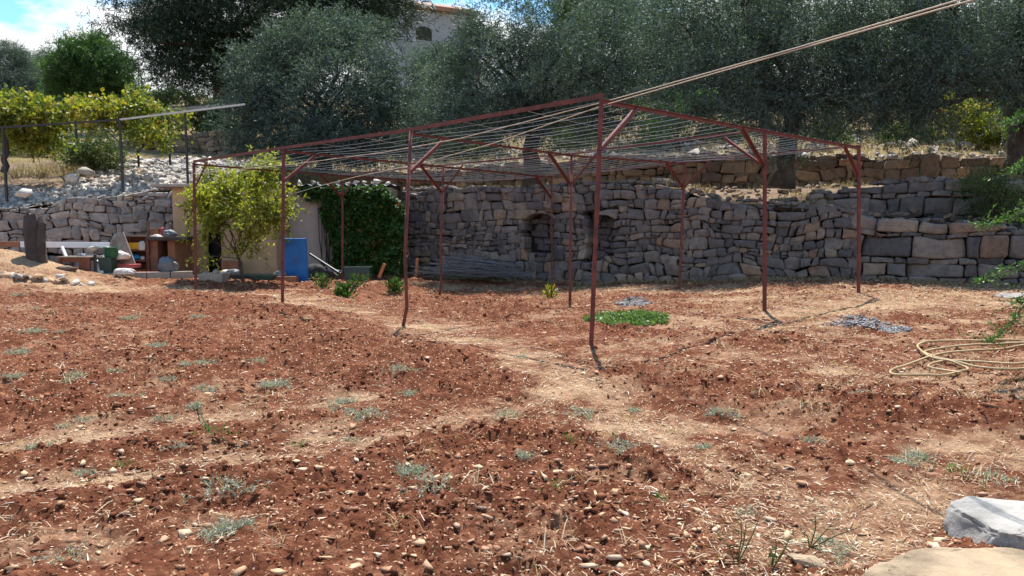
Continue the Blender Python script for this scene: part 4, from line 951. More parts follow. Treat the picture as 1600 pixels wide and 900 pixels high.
# ------------------------------------------------------------ shed
def shed():
    t = thing('garden_shed', 'low tan rendered shed with a flat sheet roof behind the lemon tree', 'shed', P(350, 430, 18))
    d = 17.6; x = lambda px, dd=d: P(px, 400, dd).x; zt = P(300, 293, d).z
    def wall(px0, px1, z0, z1, m, y0, y1, nm='wall', dd=None):
        X0 = x(px0, dd or y0); X1 = x(px1, dd or y0); mb = MB(); mb.box(((X0+X1)/2, (y0+y1)/2, (z0+z1)/2), (X1-X0, y1-y0, z1-z0)); return part(nm, mb, m, t, bevel=.01)
    wall(272, 322, -.2, zt, M['tan'], d, d+.16)
    wall(346, 432, -.2, zt, M['tan'], d, d+.16)
    wall(322.3, 345.7, 1.75, zt, M['tan'], d+.005, d+.155, 'lintel')
    wall(325, 345, -.2, 1.75, M['dark'], d+.5, d+.55, 'doorway_shade')  # dark panel painted for the shade inside the open doorway
    X0 = x(272); mb = MB(); mb.box((X0+.08, d+1.2, zt/2-.1), (.16, 2.05, zt+.2)); part('wall', mb, M['tan'], t)
    X1 = x(432); mb = MB(); mb.box((X1-.08, d+.66, zt/2-.1), (.16, .95, zt+.2)); part('wall', mb, M['tan'], t)
    zt2 = P(520, 293, 18.9).z
    Xa = X1-.16; Xb = P(612, 300, 18.9).x; mb = MB(); mb.box(((Xa+Xb)/2, 18.98, zt2/2-.1), (Xb-Xa, .16, zt2+.2)); part('wall', mb, M['plaster'], t, label='pale plastered wall half covered by climber')
    mb = MB(); mb.box((Xb-.08, 20.1, zt2/2-.1), (.16, 2.0, zt2+.2)); part('wall', mb, M['plaster'], t)
    mb = MB(); mb.box((x(247)+.5*(x(305)-x(247)), d+.9, zt+.035), (x(305)-x(247), 2.3, .07)); mb2 = MB(); part('roof_slab', mb, M['conc'], t, bevel=.01)
    # corrugated sheet
    n = 120; Xs = np.linspace(x(300)+.02, Xb+.15, n); V = []
    for i, X in enumerate(Xs):
        zz = .025*math.sin(i*1.05)
        for Y in (d-.12 if X < X1+.1 else 18.75, 21.2): V.append((X, Y, zt2+.06+zz+(Y-18.7)*.02)); 
    m_ = len(V); V += [(a, b, c-.006) for a, b, c in V]
    F = [(2*i, 2*i+2, 2*i+3, 2*i+1) for i in range(n-1)]+[(m_+2*i, m_+2*i+1, m_+2*i+3, m_+2*i+2) for i in range(n-1)]+[(2*i, m_+2*i, m_+2*i+2, 2*i+2) for i in range(n-1)]
    mb = MB(); mb.add(V, F); part('roof_sheet', mb, M['sheet'], t)
    # dark wall section behind blue panel
    return zt2+.09, d
ZR, SD = shed()
rr_ = random.Random(4)
for i, px in enumerate([451, 470, 487, 500, 513, 526, 541, 556, 568, 579, 592, 603]):
    p = P(px+rr_.uniform(-4, 4), 290, 18.95+rr_.uniform(-.05, .3)); s = rr_.uniform(.05, .17); V, F, a = rocks([(p.x, p.y, ZR+s*.4)], [s], 1, (.5, .9), seed=400+i)
    tag(mesh_np('roof_stone', V, F, M['rubble'], a), 'white stone weighing down the edge of the shed roof', 'stone', 'stones on the shed roof')
# climber on the shed
def climber():
    r = np.random.default_rng(66); t = thing('climbing_plant', 'dark green climber covering the right end of the shed', 'climber', P(560, 430, 18.7)); n = 15000
    px = r.uniform(468, 634, n); py = r.uniform(288, 426, n)
    dens = sstep(480, 545, px)+.55*sstep(330, 295, py)+.9*(fbm(px/22, py/22, 3, 3)-.5)
    dens = np.where(px > 520, dens+.25, dens-.45*sstep(330, 400, py)*(px < 530)); k = (dens > .42+r.uniform(-.12, .12, n)) & (py > 290+ (px > 600)*(px-600)*.9); px = px[k]; py = py[k]; n = len(px)
    th = .12+.38*sstep(505, 560, px)*fbm(px/14, py/14, 8, 2); dd = 18.85-th*r.uniform(.3, 1, n)
    B = np.array([P(a, b, c)[:] for a, b, c in zip(px, py, dd)]); d = np.stack([r.normal(size=n)*.5, -np.abs(r.normal(size=n))*.5-.2, -.6+r.normal(size=n)*.4], 1)
    V, F, a = leaves(B, d, r.uniform(.07, .12, n), r.uniform(.06, .10, n), r, r.uniform(0, 1, n)**1.2); mesh_np('foliage', V, F, M['ivy'], a, t)
    mb = MB()
    for i in range(16):
        q = random.uniform(500, 628); mb.tube([P(q, 432, 18.8), P(q+random.uniform(-12, 12), 370, 18.78), P(q+random.uniform(-25, 25), 300, 18.78)], [.018, .012, .006], 6)
    part('stems', mb, M['bark'], t, True)
climber()
# lemon tree
lt = plobes([(345,300,38,0),(330,330,34,-.2),(385,290,44,.1),(420,310,38,0),(400,345,38,-.3),(355,350,32,-.2),(435,345,22,0),(318,290,24,0),(328,375,18,-.2),(405,262,20,0),(370,268,22,.1),(320,400,9,-.1),(395,372,20,-.2)], 15.9)
make_tree('lemon_tree', 'small yellow-green citrus tree in front of the tan shed', P(382, 452, 15.9), lt, (M['lemon'], M['bark']), .045, .75, dict(clumps=120, twigs=10, lv=8, tl=.22, ll=.095, lw_=.042, up=.2, droop=.35, cr=.13, shell=.5), None, 401, 8, lean=(-.12, 0))

# ------------------------------------------------------------ things round the shed
def mm(*bx, **k):
    mb = MB()
    for b in bx: mb.box(*b)
    return mb
def bxp(px0, py0, px1, py1, d, dep, rz=0):
    a = P(px0, py1, d); b = P(px1, py0, d); return (((a.x+b.x)/2, d+dep/2, (a.z+b.z)/2), (b.x-a.x, dep, b.z-a.z), rz)
# blue panel
p = P(462, 408, 16.7); mb = MB(); mb.box((p.x, p.y, p.z), (.53, .05, 1.03), 0, (.10, 0)); 
t = thing('leaning_board', 'tall flat royal-blue panel leaning against the shed', 'panel', (p.x, p.y, p.z-.5)); part('sheet', mb, M['blue'], t, bevel=.008)
mb = MB()
for sx in (-1, 1): mb.box((p.x+sx*.262, p.y-.004, p.z), (.012, .062, 1.04), 0, (.10, 0))
part('rim', mb, M['blue'], t)
# red pole leaning on shed corner
mb = MB(); mb.tube([P(295, 428, 17.2), P(294, 340, 17.5)], .03, 10); mb.tube([P(294, 342, 17.49), P(294, 338, 17.51)], .04, 10); one('pole', mb, M['rust'], 'dark red pole leaning upright against the left corner of the shed', 'pole')
# kerb
a = P(112, 434, 15.3); b = P(302, 434, 16.4)
t = thing('kerb', 'low concrete kerb in front of the junk and the hutch', 'kerb', (a.x, a.y, .05)); nk = 5
for i in range(nk):
    q0 = a.lerp(b, i/nk+.004); q1 = a.lerp(b, (i+1)/nk-.004); mb = MB(); mb.bar((q0.x, q0.y, .16), (q1.x, q1.y, .16), .14, .30); part('kerb_block', mb, M['conc'], t, bevel=.012)
# slab floor behind the kerb
mb = MB(); mb.add([(a.x-.6, a.y+.09, .2), (b.x, b.y+.09, .2), (b.x+.0, 18.2, .2), (a.x-.6, 18.2, .24), (a.x-.6, a.y+.09, -.1), (b.x, b.y+.09, -.1), (b.x, 18.2, -.1), (a.x-.6, 18.2, -.1)], [(0,1,2,3), (4,7,6,5), (0,4,5,1), (1,5,6,2), (2,6,7,3), (3,7,4,0)])
kind(part('yard_slab', mb, M['conc']), 'structure')
# hutch
t = thing('hutch', 'low brown block hutch with a dark opening left of the shed', 'hutch', P(250, 425, 16.6))
part('wall', mm(bxp(232, 376, 246, 424, 16.5, .9)), M['brick'], t, bevel=.01); part('wall', mm(bxp(263, 376, 273, 424, 16.5, .9)), M['brick'], t, bevel=.01)
part('back', mm(bxp(245, 376, 264, 424, 17.2, .1)), M['dark'], t)  # back coloured near-black for the shade within the hutch opening
mb = MB(); mb.box(*bxp(228, 370, 275, 376, 16.35, 1.15)); part('roof', mb, M['wood'], t, bevel=.01)
# shelf
t = thing('shelf_unit', 'brown wooden shelf unit beside the hutch', 'shelf', P(212, 425, 16.5))
part('side', mm(bxp(189, 368, 192, 424, 16.45, .35)), M['rwood'], t); part('side', mm(bxp(229, 368, 232, 424, 16.45, .35)), M['rwood'], t)
for y in (367, 390, 406, 421): part('shelf', mm(bxp(192, y, 229, y+2.5, 16.42, .38)), M['gwood'] if y == 367 else M['rwood'], t)
part('back_panel', mm(bxp(190, 368, 231, 424, 16.82, .03)), M['rwood'], t)
def crate(px0, py0, px1, py1, d, mat, name, label, cat_, dep=.3):
    a = P(px0, py1, d); b = P(px1, py0, d); w = b.x-a.x; h = b.z-a.z; c = Vector(((a.x+b.x)/2, d+dep/2, a.z)); th = .012; t = thing(name, label, cat_, c)
    mb = MB(); mb.box(c+Vector((0, -dep/2, h/2)), (w, th, h)); mb.box(c+Vector((0, dep/2, h/2)), (w, th, h)); mb.box(c+Vector((-w/2, 0, h/2)), (th, dep-th*1.2, h*.995)); mb.box(c+Vector((w/2, 0, h/2)), (th, dep-th*1.2, h*.995)); mb.box(c+Vector((0, 0, .01)), (w-.02, dep-.02, th))
    part('body', mb, mat, t); mb = MB()
    for s in (-1, 1): mb.box(c+Vector((0, s*(dep/2+.004), h)), (w+.03, .024, .024)); mb.box(c+Vector((s*(w/2+.004), 0, h+.001)), (.024, dep-.03, .022))
    part('rim', mb, mat, t, bevel=.004); return t
crate(196, 380, 218, 389.5, 16.48, M['yellow'], 'crate', 'yellow plastic crate on the upper board of the brown shelf', 'crate', .26)
def sack(px, py, d, sx, sy, sz, mat, label, name='sack', cat_='sack', seed=1, cutz=True):
    p = P(px, py, d); V0, F0 = ICO[4]; r = np.random.default_rng(seed); V = V0.copy(); 
    n1 = fbm(V[:, 0]*1.7+seed, V[:, 1]*1.7+V[:, 2]*1.3, seed, 4)-.5; n2 = np.abs(fbm(V[:, 0]*4+seed, V[:, 2]*4+V[:, 1]*3, seed+9, 3)-.5)
    V = V*(1+.55*n1-.55*n2)[:, None]; V[:, 2] = np.maximum(V[:, 2], -.55)+.55; V = V*[sx, sy, sz*.65]+[p.x, p.y, p.z]
    o = mesh_np(name, V, F0, mat, np.full(len(V), .5), smooth=True); return tag(o, label, cat_)
sack(209, 405.5, 16.55, .17, .12, .13, M['cyan'], 'bright blue bag on the middle board of the brown shelf', 'bag', 'bag', 3)
sack(201, 405.5, 16.5, .06, .06, .09, M['cloth'], 'white cloth bundle left of the blue bag', 'cloth_bundle', 'cloth', 4)
sack(223, 405.5, 16.5, .05, .05, .08, M['cloth'], 'small white bundle right of the blue bag', 'cloth_bundle', 'cloth', 14)
sack(222, 391, 16.4, .08, .05, .22, M['cloth'], 'pale folded cloth standing right of the yellow crate', 'cloth_bundle', 'cloth', 5)
mb = MB(); mb.bar(P(186, 366, 16.3), P(205, 416, 16.0), .22, .03, (0, 1, 0)); one('wooden_board', mb, M['gwood'], 'grey plank leaning across the left of the brown shelf', 'board', bevel=.004)
sack(187, 405, 15.9, .22, .15, .18, M['cloth'], 'crumpled white plastic sheet right of the green tub', 'plastic_sheet', 'sheet', 6)
sack(195, 429, 15.45, .24, .14, .13, M['cloth'], 'dirty white sack lying on the kerb', 'sack', 'sack', 7)
mb = mm(bxp(181, 413, 210, 419, 15.8, .3)); one('box', mb, M['red'], 'flat dark red box beneath the crumpled white sheet', 'box', bevel=.01)
sack(245, 375, 16.6, .14, .12, .12, M['cloth'], 'pale bundle on the hutch roof, left of the grey one', 'cloth_bundle', 'cloth', 8)
sack(265, 370, 16.6, .15, .14, .16, M['tarp'], 'grey-white bundle on the hutch roof near the shed', 'cloth_bundle', 'cloth', 9)
crate(236, 358, 247, 369.8, 16.7, M['brick'], 'box', 'small brown box with rubbish on the hutch roof', 'box', .2)
sack(254, 370, 16.7, .05, .06, .22, M['red'], 'faded red cloth heap on the hutch roof', 'cloth_bundle', 'cloth', 10)
mb = MB(); mb.tube([P(231, 395, 16.4), P(232, 345, 16.5)], .025, 8, wob=.1); one('stake', mb, M['rwood'], 'dark red stake standing between shelf and hutch', 'stake')
sack(262, 424, 16.3, .22, .18, .32, M['tarp'], 'blue-grey tarpaulin heap in front of the hutch opening', 'tarpaulin', 'tarpaulin', 11)
# tub and bucket
p = P(170, 429, 15.7); t = thing('bin', 'square dark grey-green bin standing on the kerb slab', 'bin', p); mb = MB(); k = 15.7/FPX
mb.lathe(p, [(.001, 0), (10*k, 0), (12.5*k, 26*k), (12.5*k, 26*k), (11.5*k, 26*k), (9*k, 2*k), (.001, 2*k)], 4, rz=math.pi/4, sx=1.2, sy=1.2); part('body', mb, M['dgreen'], t, bevel=.006)
mb = MB(); mb.lathe(p+Vector((0, 0, 25*k)), [(12.7*k, 0), (13.2*k, 0), (13.2*k, 2*k), (12.4*k, 2*k)], 4, rz=math.pi/4, sx=1.2, sy=1.2); part('rim', mb, M['dgreen'], t)
p = P(174, 402, 15.7); t = thing('bucket', 'green bucket stacked on the dark bin', 'bucket', p-Vector((0, 0, 2*k))); mb = MB()
mb.lathe(p-Vector((0, 0, 0*k)), [(.001, 0), (9.2*k, 0), (11*k, 15*k), (11.6*k, 15*k), (11.6*k, 16*k), (10.4*k, 16*k), (8.6*k, 1.5*k), (.001, 1.5*k)], 24); part('body', mb, M['green_p'], t, True)
mb = MB(); mb.tube([p+Vector((11.3*k*math.cos(q), -.01-abs(math.sin(q))*.02, 15*k-8*k*math.sin(q)*.5)) for q in np.linspace(0, math.pi, 9)], .004, 6); part('handle', mb, M['white'], t)
# brown table
a = P(89, 424, 15.4); t = thing('table', 'small brown wooden table at the left in front of the white rail', 'table', P(114, 424, 15.6))
z1 = P(114, 402, 15.4).z; x0 = P(88, 402, 15.4).x; x1 = P(140, 402, 15.4).x
part('tabletop', mm((((x0+x1)/2, 15.65, z1), (x1-x0, .5, .035))), M['gwood'], t, bevel=.005)
part('apron', mm((((x0+x1)/2, 15.45, z1-.06), (x1-x0-.05, .02, .085))), M['rwood'], t)
for X in (x0+.05, x1-.05):
    for Y in (15.45, 15.85): part('leg', mm(((X, Y, z1/2+.03), (.06, .05, z1-.1))), M['rwood'], t)
part('side_panel', mm(((x1-.17, 15.47, z1/2+.05), (.2, .02, z1-.17))), M['rwood'], t)
# white metal frame
t = thing('railing', 'long white painted metal frame lying along the stone wall at the left', 'frame', P(80, 410, 15.9))
def bar2(nm, a, b, w, m=M['white'], h=None): mb = MB(); mb.bar(a, b, w, h or w); return part(nm, mb, m, t, bevel=.004)
bar2('rail', P(33, 382, 15.9), P(171, 383, 16.2), .09, M['white'], .12); bar2('rail', P(-60, 380, 15.75), P(32, 382, 15.89), .09, M['brick'], .12)
for q in ((97, 386, 106, 408), (44, 386, 49, 412), (168, 386, 169, 404)): bar2('leg', P(q[0], q[1], 15.95), P(q[2], q[3], 15.8), .05)
bar2('crossbar', P(110, 407, 15.8), P(168, 400, 16.0), .05)
# white junk pieces
t = thing('plastic_chair', 'broken white plastic chair lying between table and bin', 'chair', P(150, 426, 15.7))
def wbox(nm, c, s, rz=0, tl=(0, 0)): mb = MB(); mb.box(c, s, rz, tl); return part(nm, mb, M['white'], t, bevel=.01)
wbox('seat', P(148, 406, 15.75), (.42, .34, .03), .1, (.15, .05)); wbox('backrest', P(150, 420, 15.6), (.34, .03, .24), 0, (-.2, 0))
for q in ((134, 0), (160, 0)):
    mb = MB(); mb.bar(P(q[0], 428, 15.6), P(q[0]+3, 406, 15.7), .035); part('leg', mb, M['white'], t)
mb = MB(); mb.bar(P(149, 429, 15.5), P(148.5, 398, 15.55), .06, .03, (0, 1, 0)); one('wooden_board', mb, M['wood'], 'short dark board standing in front of the white chair', 'board', bevel=.004)
V, F, a_ = rocks([P(145, 387, 16.1)[:]], [.22], 2, (.35, .5), seed=77); tag(mesh_np('boulder', V, F, M['wallw'], a_), 'grey stone lying above the white rail behind the chair', 'boulder')
sack(128, 402, 15.7, .1, .1, .08, M['tarp'], 'grey rag on the brown table', 'rag', 'rag', 12)
# weathered stump
p = P(58, 418, 14.9); t = thing('tree_stump', 'tall split dark wooden stump standing before the left wall', 'stump', p); mb = MB(); random.seed(3)
mb.tube([P(60, 422, 14.9), P(57, 400, 14.9), P(55, 375, 14.9), P(52, 350, 14.9), P(49, 336, 14.9)], [.20, .18, .175, .16, .13], 14, wob=.14); part('trunk', mb, M['wood'], t, False)
mb = MB(); mb.tube([P(66, 416, 14.85), P(65, 380, 14.8), P(66, 350, 14.85), P(64, 340, 14.9)], [.07, .08, .07, .05], 9, wob=.2); part('split_limb', mb, M['wood'], t, False)
# rocks at the foot of the mound
mp_ = [(12,442,17,.1),(30,440,16,.1),(50,445,14,.3),(70,440,15,.5),(85,445,18,.6),(100,436,16,.7),(118,440,20,.8),(140,443,17,1),(60,432,14,.4),(40,430,16,.2),(20,450,12,.2),(5,452,12,.1),(105,450,12,.7),(75,452,12,.4),(128,452,9,.8),(92,430,12,.6),(8,432,12,.2),(48,455,9,.3)]
for i, (px, py, w, q) in enumerate(mp_):
    p = P(px, py, 13.9+.25*q); s = w*.85*p.y/FPX; z = float(hfield(p.x, p.y)); V, F, a = rocks([(p.x, p.y, max(p.z, z)-.0)], [s], 1, (.4, .8), seed=700+i, off=(.35, .75)); a = a*.5+.45
    tag(mesh_np('rock', V, F, M['rubble'] if i % 4 else M['pebble'], a), 'white broken limestone block in the heap at the left edge of the field', 'rock', 'rock heap at the left edge of the field')
for i, (px, py, s, lb) in enumerate([(62,410,.26,'flat brown slab at the foot of the dark stump'),(100,416,.28,'flat grey-brown slab left of the brown table'),(28,404,.30,'grey slab on the earth mound at the left edge')]):
    p = P(px, py+4, 14.9); V, F, a = rocks([p[:]], [s], 2, (.22, .3), seed=750+i, yaw=.1, rot=False); tag(mesh_np('stone_slab', V, F, M['wallb'], a), lb, 'slab')
# trough, tub, sacks before the shed
t = thing('trough', 'grey concrete trough full of rubble beside the far left post', 'trough', P(325, 448, 15.3)); a = P(308, 449, 15.3); b = P(346, 449, 15.3)
mb = MB(); zt_ = P(320, 428, 15.3).z; z0 = a.z; c = ((a.x+b.x)/2, 15.55)
def frust(mb, cx, cy, z0, z1, w0, w1, d0, d1, th=.03):
    o = [(cx+sx*w/2, cy+sy*d/2, z) for z, w, d in ((z0, w0, d0), (z1, w1, d1)) for sx, sy in ((-1,-1), (1,-1), (1,1), (-1,1))]
    i_ = [(cx+sx*(w/2-th), cy+sy*(d/2-th), z) for z, w, d in ((z1, w1, d1), (z0+th, w0, d0)) for sx, sy in ((-1,-1), (1,-1), (1,1), (-1,1))]
    V = o+i_; F = [(3,2,1,0), (12,13,14,15)]+[(s+k, s+(k+1) % 4, s+4+(k+1) % 4, s+4+k) for s in (0, 4, 8) for k in range(4)]
    mb.add(V, F); return mb
frust(mb, c[0], c[1], z0, zt_, .42, .54, .32, .42); part('basin', mb, M['conc'], t, bevel=.006)
for i, (dx, dz) in enumerate(((-.12, 0), (.05, .05), (.16, 0))):
    V, F, a_ = rocks([(c[0]+dx, c[1], zt_-.02+dz)], [.11], 2, (.6, .9), seed=770+i); tag(mesh_np('rubble_chunk', V, F, M['wallw'], a_), ['pale lump at the left in the concrete trough','upright pale lump in the middle of the trough','pale lump at the right in the trough'][i], 'stone')
p0 = P(387, 448, 16.2); t = thing('tub', 'long dark green plastic tub lying in front of the shed', 'tub', p0); mb = MB(); frust(mb, p0.x, 16.3, p0.z-.02, P(387, 430, 16.2).z, 1.0, 1.25, .4, .5, .02); part('basin', mb, M['dgreen'], t, bevel=.01)
mb = MB(); zz = P(387, 430, 16.2).z
for s in (-1, 1): mb.box((p0.x, 16.3+s*.25, zz), (1.29, .03, .03)); mb.box((p0.x+s*.63, 16.3, zz+.001), (.028, .46, .028))
part('rim', mb, M['dgreen'], t)
sack(355, 430, 16.2, .15, .14, .12, M['cloth'], 'grey-white sack in the left end of the green tub', 'sack', 'sack', 21)
sack(366, 429, 16.15, .17, .12, .13, M['tarp'], 'pale blue-grey sack behind the citrus trunk', 'sack', 'sack', 22)
sack(437, 434, 16.4, .16, .14, .16, M['tarp'], 'grey lump beside the foot of the blue panel', 'sack', 'sack', 23)
mb = mm(bxp(425, 432, 462, 446, 16.2, .25)); one('concrete_block', mb, M['brick'], 'brown block in front of the blue panel', 'block', bevel=.015)
mb = mm(bxp(345, 408, 372, 422, 17.0, .3)); one('box', mb, M['brick'], 'reddish box against the shed wall behind the tub', 'box', bevel=.02)
# planter & pipes
crate(538, 418, 577, 438, 17.2, M['dgreen'], 'planter_box', 'dark green rectangular planter box under the climber', 'planter', .35)
for i, (a0, a1, m, lb) in enumerate([((484,397,17.6),(532,428,17.0),M['black'],'black pipe leaning down to the right beside the blue panel'),((482,420,17.4),(534,424,17.1),M['tarp'],'grey pipe lying on the ground right of the blue panel'),((500,408,17.9),(528,432,17.3),M['wood'],'dark stick leaning beside the black pipe')]):
    mb = MB(); mb.tube([P(*a0), P(*a1)], .03, 8); one('pipe', mb, m, lb, 'pipe')
sack(497, 434, 17.3, .32, .2, .34, M['dark'], 'black heap of netting right of the blue panel', 'net_heap', 'netting', 24)
mb = MB(); mb.bar(P(592, 434, 17.0), P(601, 412, 17.0), .07, .05, (0, 1, 0)); one('stake', mb, M['orange'], 'short orange-brown stake leaning in front of the climber', 'stake', bevel=.005)
mb = MB(); mb.bar(P(650, 432, 18.6), P(652, 404, 18.6), .07, .05, (0, 1, 0)); one('stake', mb, M['orange'], 'short upright orange-brown stake before the stone wall', 'stake', bevel=.005)
# cane pile
random.seed(12); mb = MB()
for i in range(150):
    cx_ = random.gauss(752, 22); hgt = 26*math.exp(-((cx_-748)/38)**2); cy_ = 430-random.uniform(0, 1)**.8*hgt; ln = random.uniform(50, 130); sl_ = random.gauss(3, 8)+(cx_-748)*.06; dd = random.uniform(17.3, 18.4)
    q0 = min(cy_-sl_*.5, 434); q1 = min(cy_+sl_*.5+random.uniform(0, 5), 437); rd = random.uniform(.005, .012)
    mb.tube([P(cx_-ln/2, q0, dd+random.uniform(-.2, .2)), P(cx_, cy_+random.uniform(-2, 1), dd), P(cx_+ln/2, q1, dd-random.uniform(0, .4))], [rd, rd*.8, rd*.5], 5)
kind(one('cut_canes', mb, M['stick'], 'heap of dark cut canes lying at the foot of the stone wall', 'canes', smooth=True), 'stuff')
# hose
hp = [(1660,560),(1600,553),(1540,556),(1470,562),(1420,578),(1392,592),(1400,600),(1450,599),(1495,590),(1512,583),(1490,576),(1460,570),(1442,560),(1434,549),(1460,542),(1510,542),(1570,543),(1640,545),(1700,555),(1690,572),(1620,584),(1560,588),(1500,578),(1460,566),(1445,557),(1480,550),(1560,549),(1640,556),(1650,568),(1590,580),(1530,576),(1480,572),(1450,583),(1500,592)]
def catmull(pts, k=8):
    out = []
    for i in range(len(pts)-1):
        p0 = pts[max(i-1, 0)]; p1 = pts[i]; p2 = pts[i+1]; p3 = pts[min(i+2, len(pts)-1)]
        for s in range(k):
            t = s/k; out.append(.5*((2*p1)+(-p0+p2)*t+(2*p0-5*p1+4*p2-p3)*t*t+(-p0+3*p1-3*p2+p3)*t**3))
    out.append(pts[-1]); return out
hw = catmull([G(a, b) for a, b in hp]); out_ = []
for i, q in enumerate(hw): z = float(hfield(q.x, q.y)); out_.append(Vector((q.x, q.y, z+.02+.02*(i % 60)/60)))
out_ = [Vector((p.x, p.y, sum(out_[max(0, min(len(out_)-1, i+j))].z for j in range(-3, 4))/7+.008)) for i, p in enumerate(out_)]
mb = MB(); mb.tube(out_, .0105, 8); one('garden_hose', mb, M['hose'], 'coiled yellow-tan garden hose lying on the soil at the right', 'hose', smooth=True)
# stray stalk in the left of the field
mb = MB(); mb.tube([Vector((g.x, g.y, float(hfield(g.x, g.y))+.03)) for g in [G(308,640),(G(318,660)),G(330,685),G(355,700)]], [.006, .005, .004, .003], 5); one('twig', mb, M['bush'], 'curved green twig lying on the soil in the left of the field', 'twig')
# big foreground rocks
def bigrock(c, sc, yaw, mat, label, seed, cuts, sub=5):
    V, F = ico(sub); r = np.random.default_rng(seed)
    V = np.sign(V)*np.abs(V)**.6
    for nrm, o in cuts:
        nn = np.array(nrm, float); nn /= np.linalg.norm(nn); d = V@nn-o; V = V-np.maximum(d, 0)[:, None]*nn
    n = -.025*sstep(.55, .62, fbm(V[:, 0]*6+seed, V[:, 1]*6+V[:, 2]*4, seed+11, 3))+(fbm(V[:, 0]*2+seed, V[:, 1]*2+V[:, 2], seed, 5)-.5)*.26+(fbm(V[:, 0]*12, V[:, 1]*12+V[:, 2]*12, seed+2, 3)-.5)*.07+(fbm(V[:, 0]*22, V[:, 1]*22+V[:, 2]*9, seed+5, 3)-.5)*.03-.05*np.exp(-((fbm(V[:, 0]*3, V[:, 1]*3+V[:, 2]*2, seed+8, 4)-.5)/.02)**2)+(fbm(V[:, 0]*9, V[:, 2]*9+V[:, 1]*5, seed+3, 3)-.5)*.05
    V = V*(1+n)[:, None]*sc; cy_, sy_ = math.cos(yaw), math.sin(yaw); V = np.stack([V[:, 0]*cy_-V[:, 1]*sy_, V[:, 0]*sy_+V[:, 1]*cy_, V[:, 2]], 1)+np.array(c)
    return tag(mesh_np('boulder', V, F, mat, np.full(len(V), .5), smooth=False), label, 'boulder')
g = G(1612, 880); bigrock((g.x+.14, g.y+.13, g.z+.06), (.37, .22, .16), -.16, M['rockl'], 'angular blue-grey boulder at the bottom right, resting behind the cream rock', 5, [((0,0,1),.60),((-.45,-.15,1),.66),((.2,-1,-.05),.70),((-1,-.2,.25),.80),((.5,-.1,1),.70),((-.7,-.8,0),.85)])
g = G(1520, 940); bigrock((g.x+.06, g.y+.02, g.z+.035), (.42, .23, .15), .05, M['rocky'], 'flat cream-coloured rock cut off by the bottom right corner', 9, [((0,0,1),.50),((-.8,0,1),.70),((0,-1,.3),.8),((-1,-.3,.2),.8)])
p = P(1265, 900, 3.1); V, F, a = rocks([(p.x, p.y, float(hfield(p.x, p.y)))], [.12], 3, (.3, .4), seed=81); tag(mesh_np('stone', V, F, M['rocky'], a), 'half buried cream stone left of the big bottom-right rock', 'stone')
g = G(1572, 470); V, F, a = rocks([(g.x+.1, g.y, float(hfield(g.x, g.y))+.06)], [.40], 3, (.20, .22), seed=83, yaw=0, rot=False); tag(mesh_np('stone_slab', V, F, M['wallw'], a), 'flat pale slab lying before the right end of the stone wall', 'slab')

# ------------------------------------------------------------ leafy branches at the right edge
def edge_shrub():
    base = Vector((5.6, 6.3, float(hfield(5.6, 6.3)))); t = thing('shrub', 'green leafy shrub reaching in from the right edge with arching sprays', 'shrub', base); r = np.random.default_rng(91)
    sprays = [[(1660,165,6.2),(1600,180,6.0),(1575,192,5.9)],[(1660,240,6.2),(1605,256,6.0),(1584,268,5.9)],[(1700,320,6.3),(1620,325,6.0),(1570,345,5.9),(1530,352,5.8)],[(1700,380,6.3),(1620,405,6.0),(1570,425,5.9),(1525,442,5.8)],[(1700,430,6.3),(1610,470,6.1),(1580,505,6.0),(1545,535,5.9)],[(1700,560,6.0),(1620,610,5.7),(1570,640,5.6),(1520,668,5.5)],[(1680,590,6.0),(1610,620,5.8),(1585,660,5.6)],[(1700,520,6.1),(1620,480,6.0),(1590,470,5.9)]]
    mb = MB(); B = []; D_ = []
    for s in sprays:
        pts = catmull([Vector(base)+Vector((0, 0, .1))]+[P(*q) for q in s], 14); mb.tube(pts, list(np.linspace(.014, .002, len(pts))), 6)
        vis = [q for q in pts if q.x/q.y > .62]
        for q in vis[::1]:
            for k in range(5):
                B.append(np.array(q[:])+r.normal(size=3)*.018); D_.append(np.array([-.4, -.1, 0])+r.normal(size=3)*.8)
            if r.uniform() < .5:
                e = q+Vector((r.normal()*.1, r.normal()*.1, r.normal()*.05)); mb.tube([q, e], [.003, .001], 4)
                for k in range(12): w = q.lerp(e, k/11); B.append(np.array(w[:])+r.normal(size=3)*.01); D_.append(r.normal(size=3)*.8+np.array((e-q).normalized()[:]))
    n = len(B); V, F, a = leaves(np.array(B), np.array(D_), r.uniform(.025, .05, n), r.uniform(.009, .015, n), r, r.uniform(0, 1, n)); M['edge'] = leaf_mat('small_branch_leaves', [(0, (.025, .07, .014)), (.6, (.06, .14, .03)), (1, (.13, .24, .06))], .3); mesh_np('foliage', V, F, M['edge'], a, t)
    lob = [(5.7, 6.5, 1.0, .7, .7, .8), (5.9, 6.8, 2.0, .7, .7, .7), (5.5, 6.4, .5, .5, .5, .4)]
    V, F, a, c = crown_mesh(lob, 80, 12, 10, .2, .045, .016, r, .2, .1, .12, .5); mesh_np('foliage', V, F, M['green'], a, t)
    part('stems', mb, M['bark'], t, True)
edge_shrub()

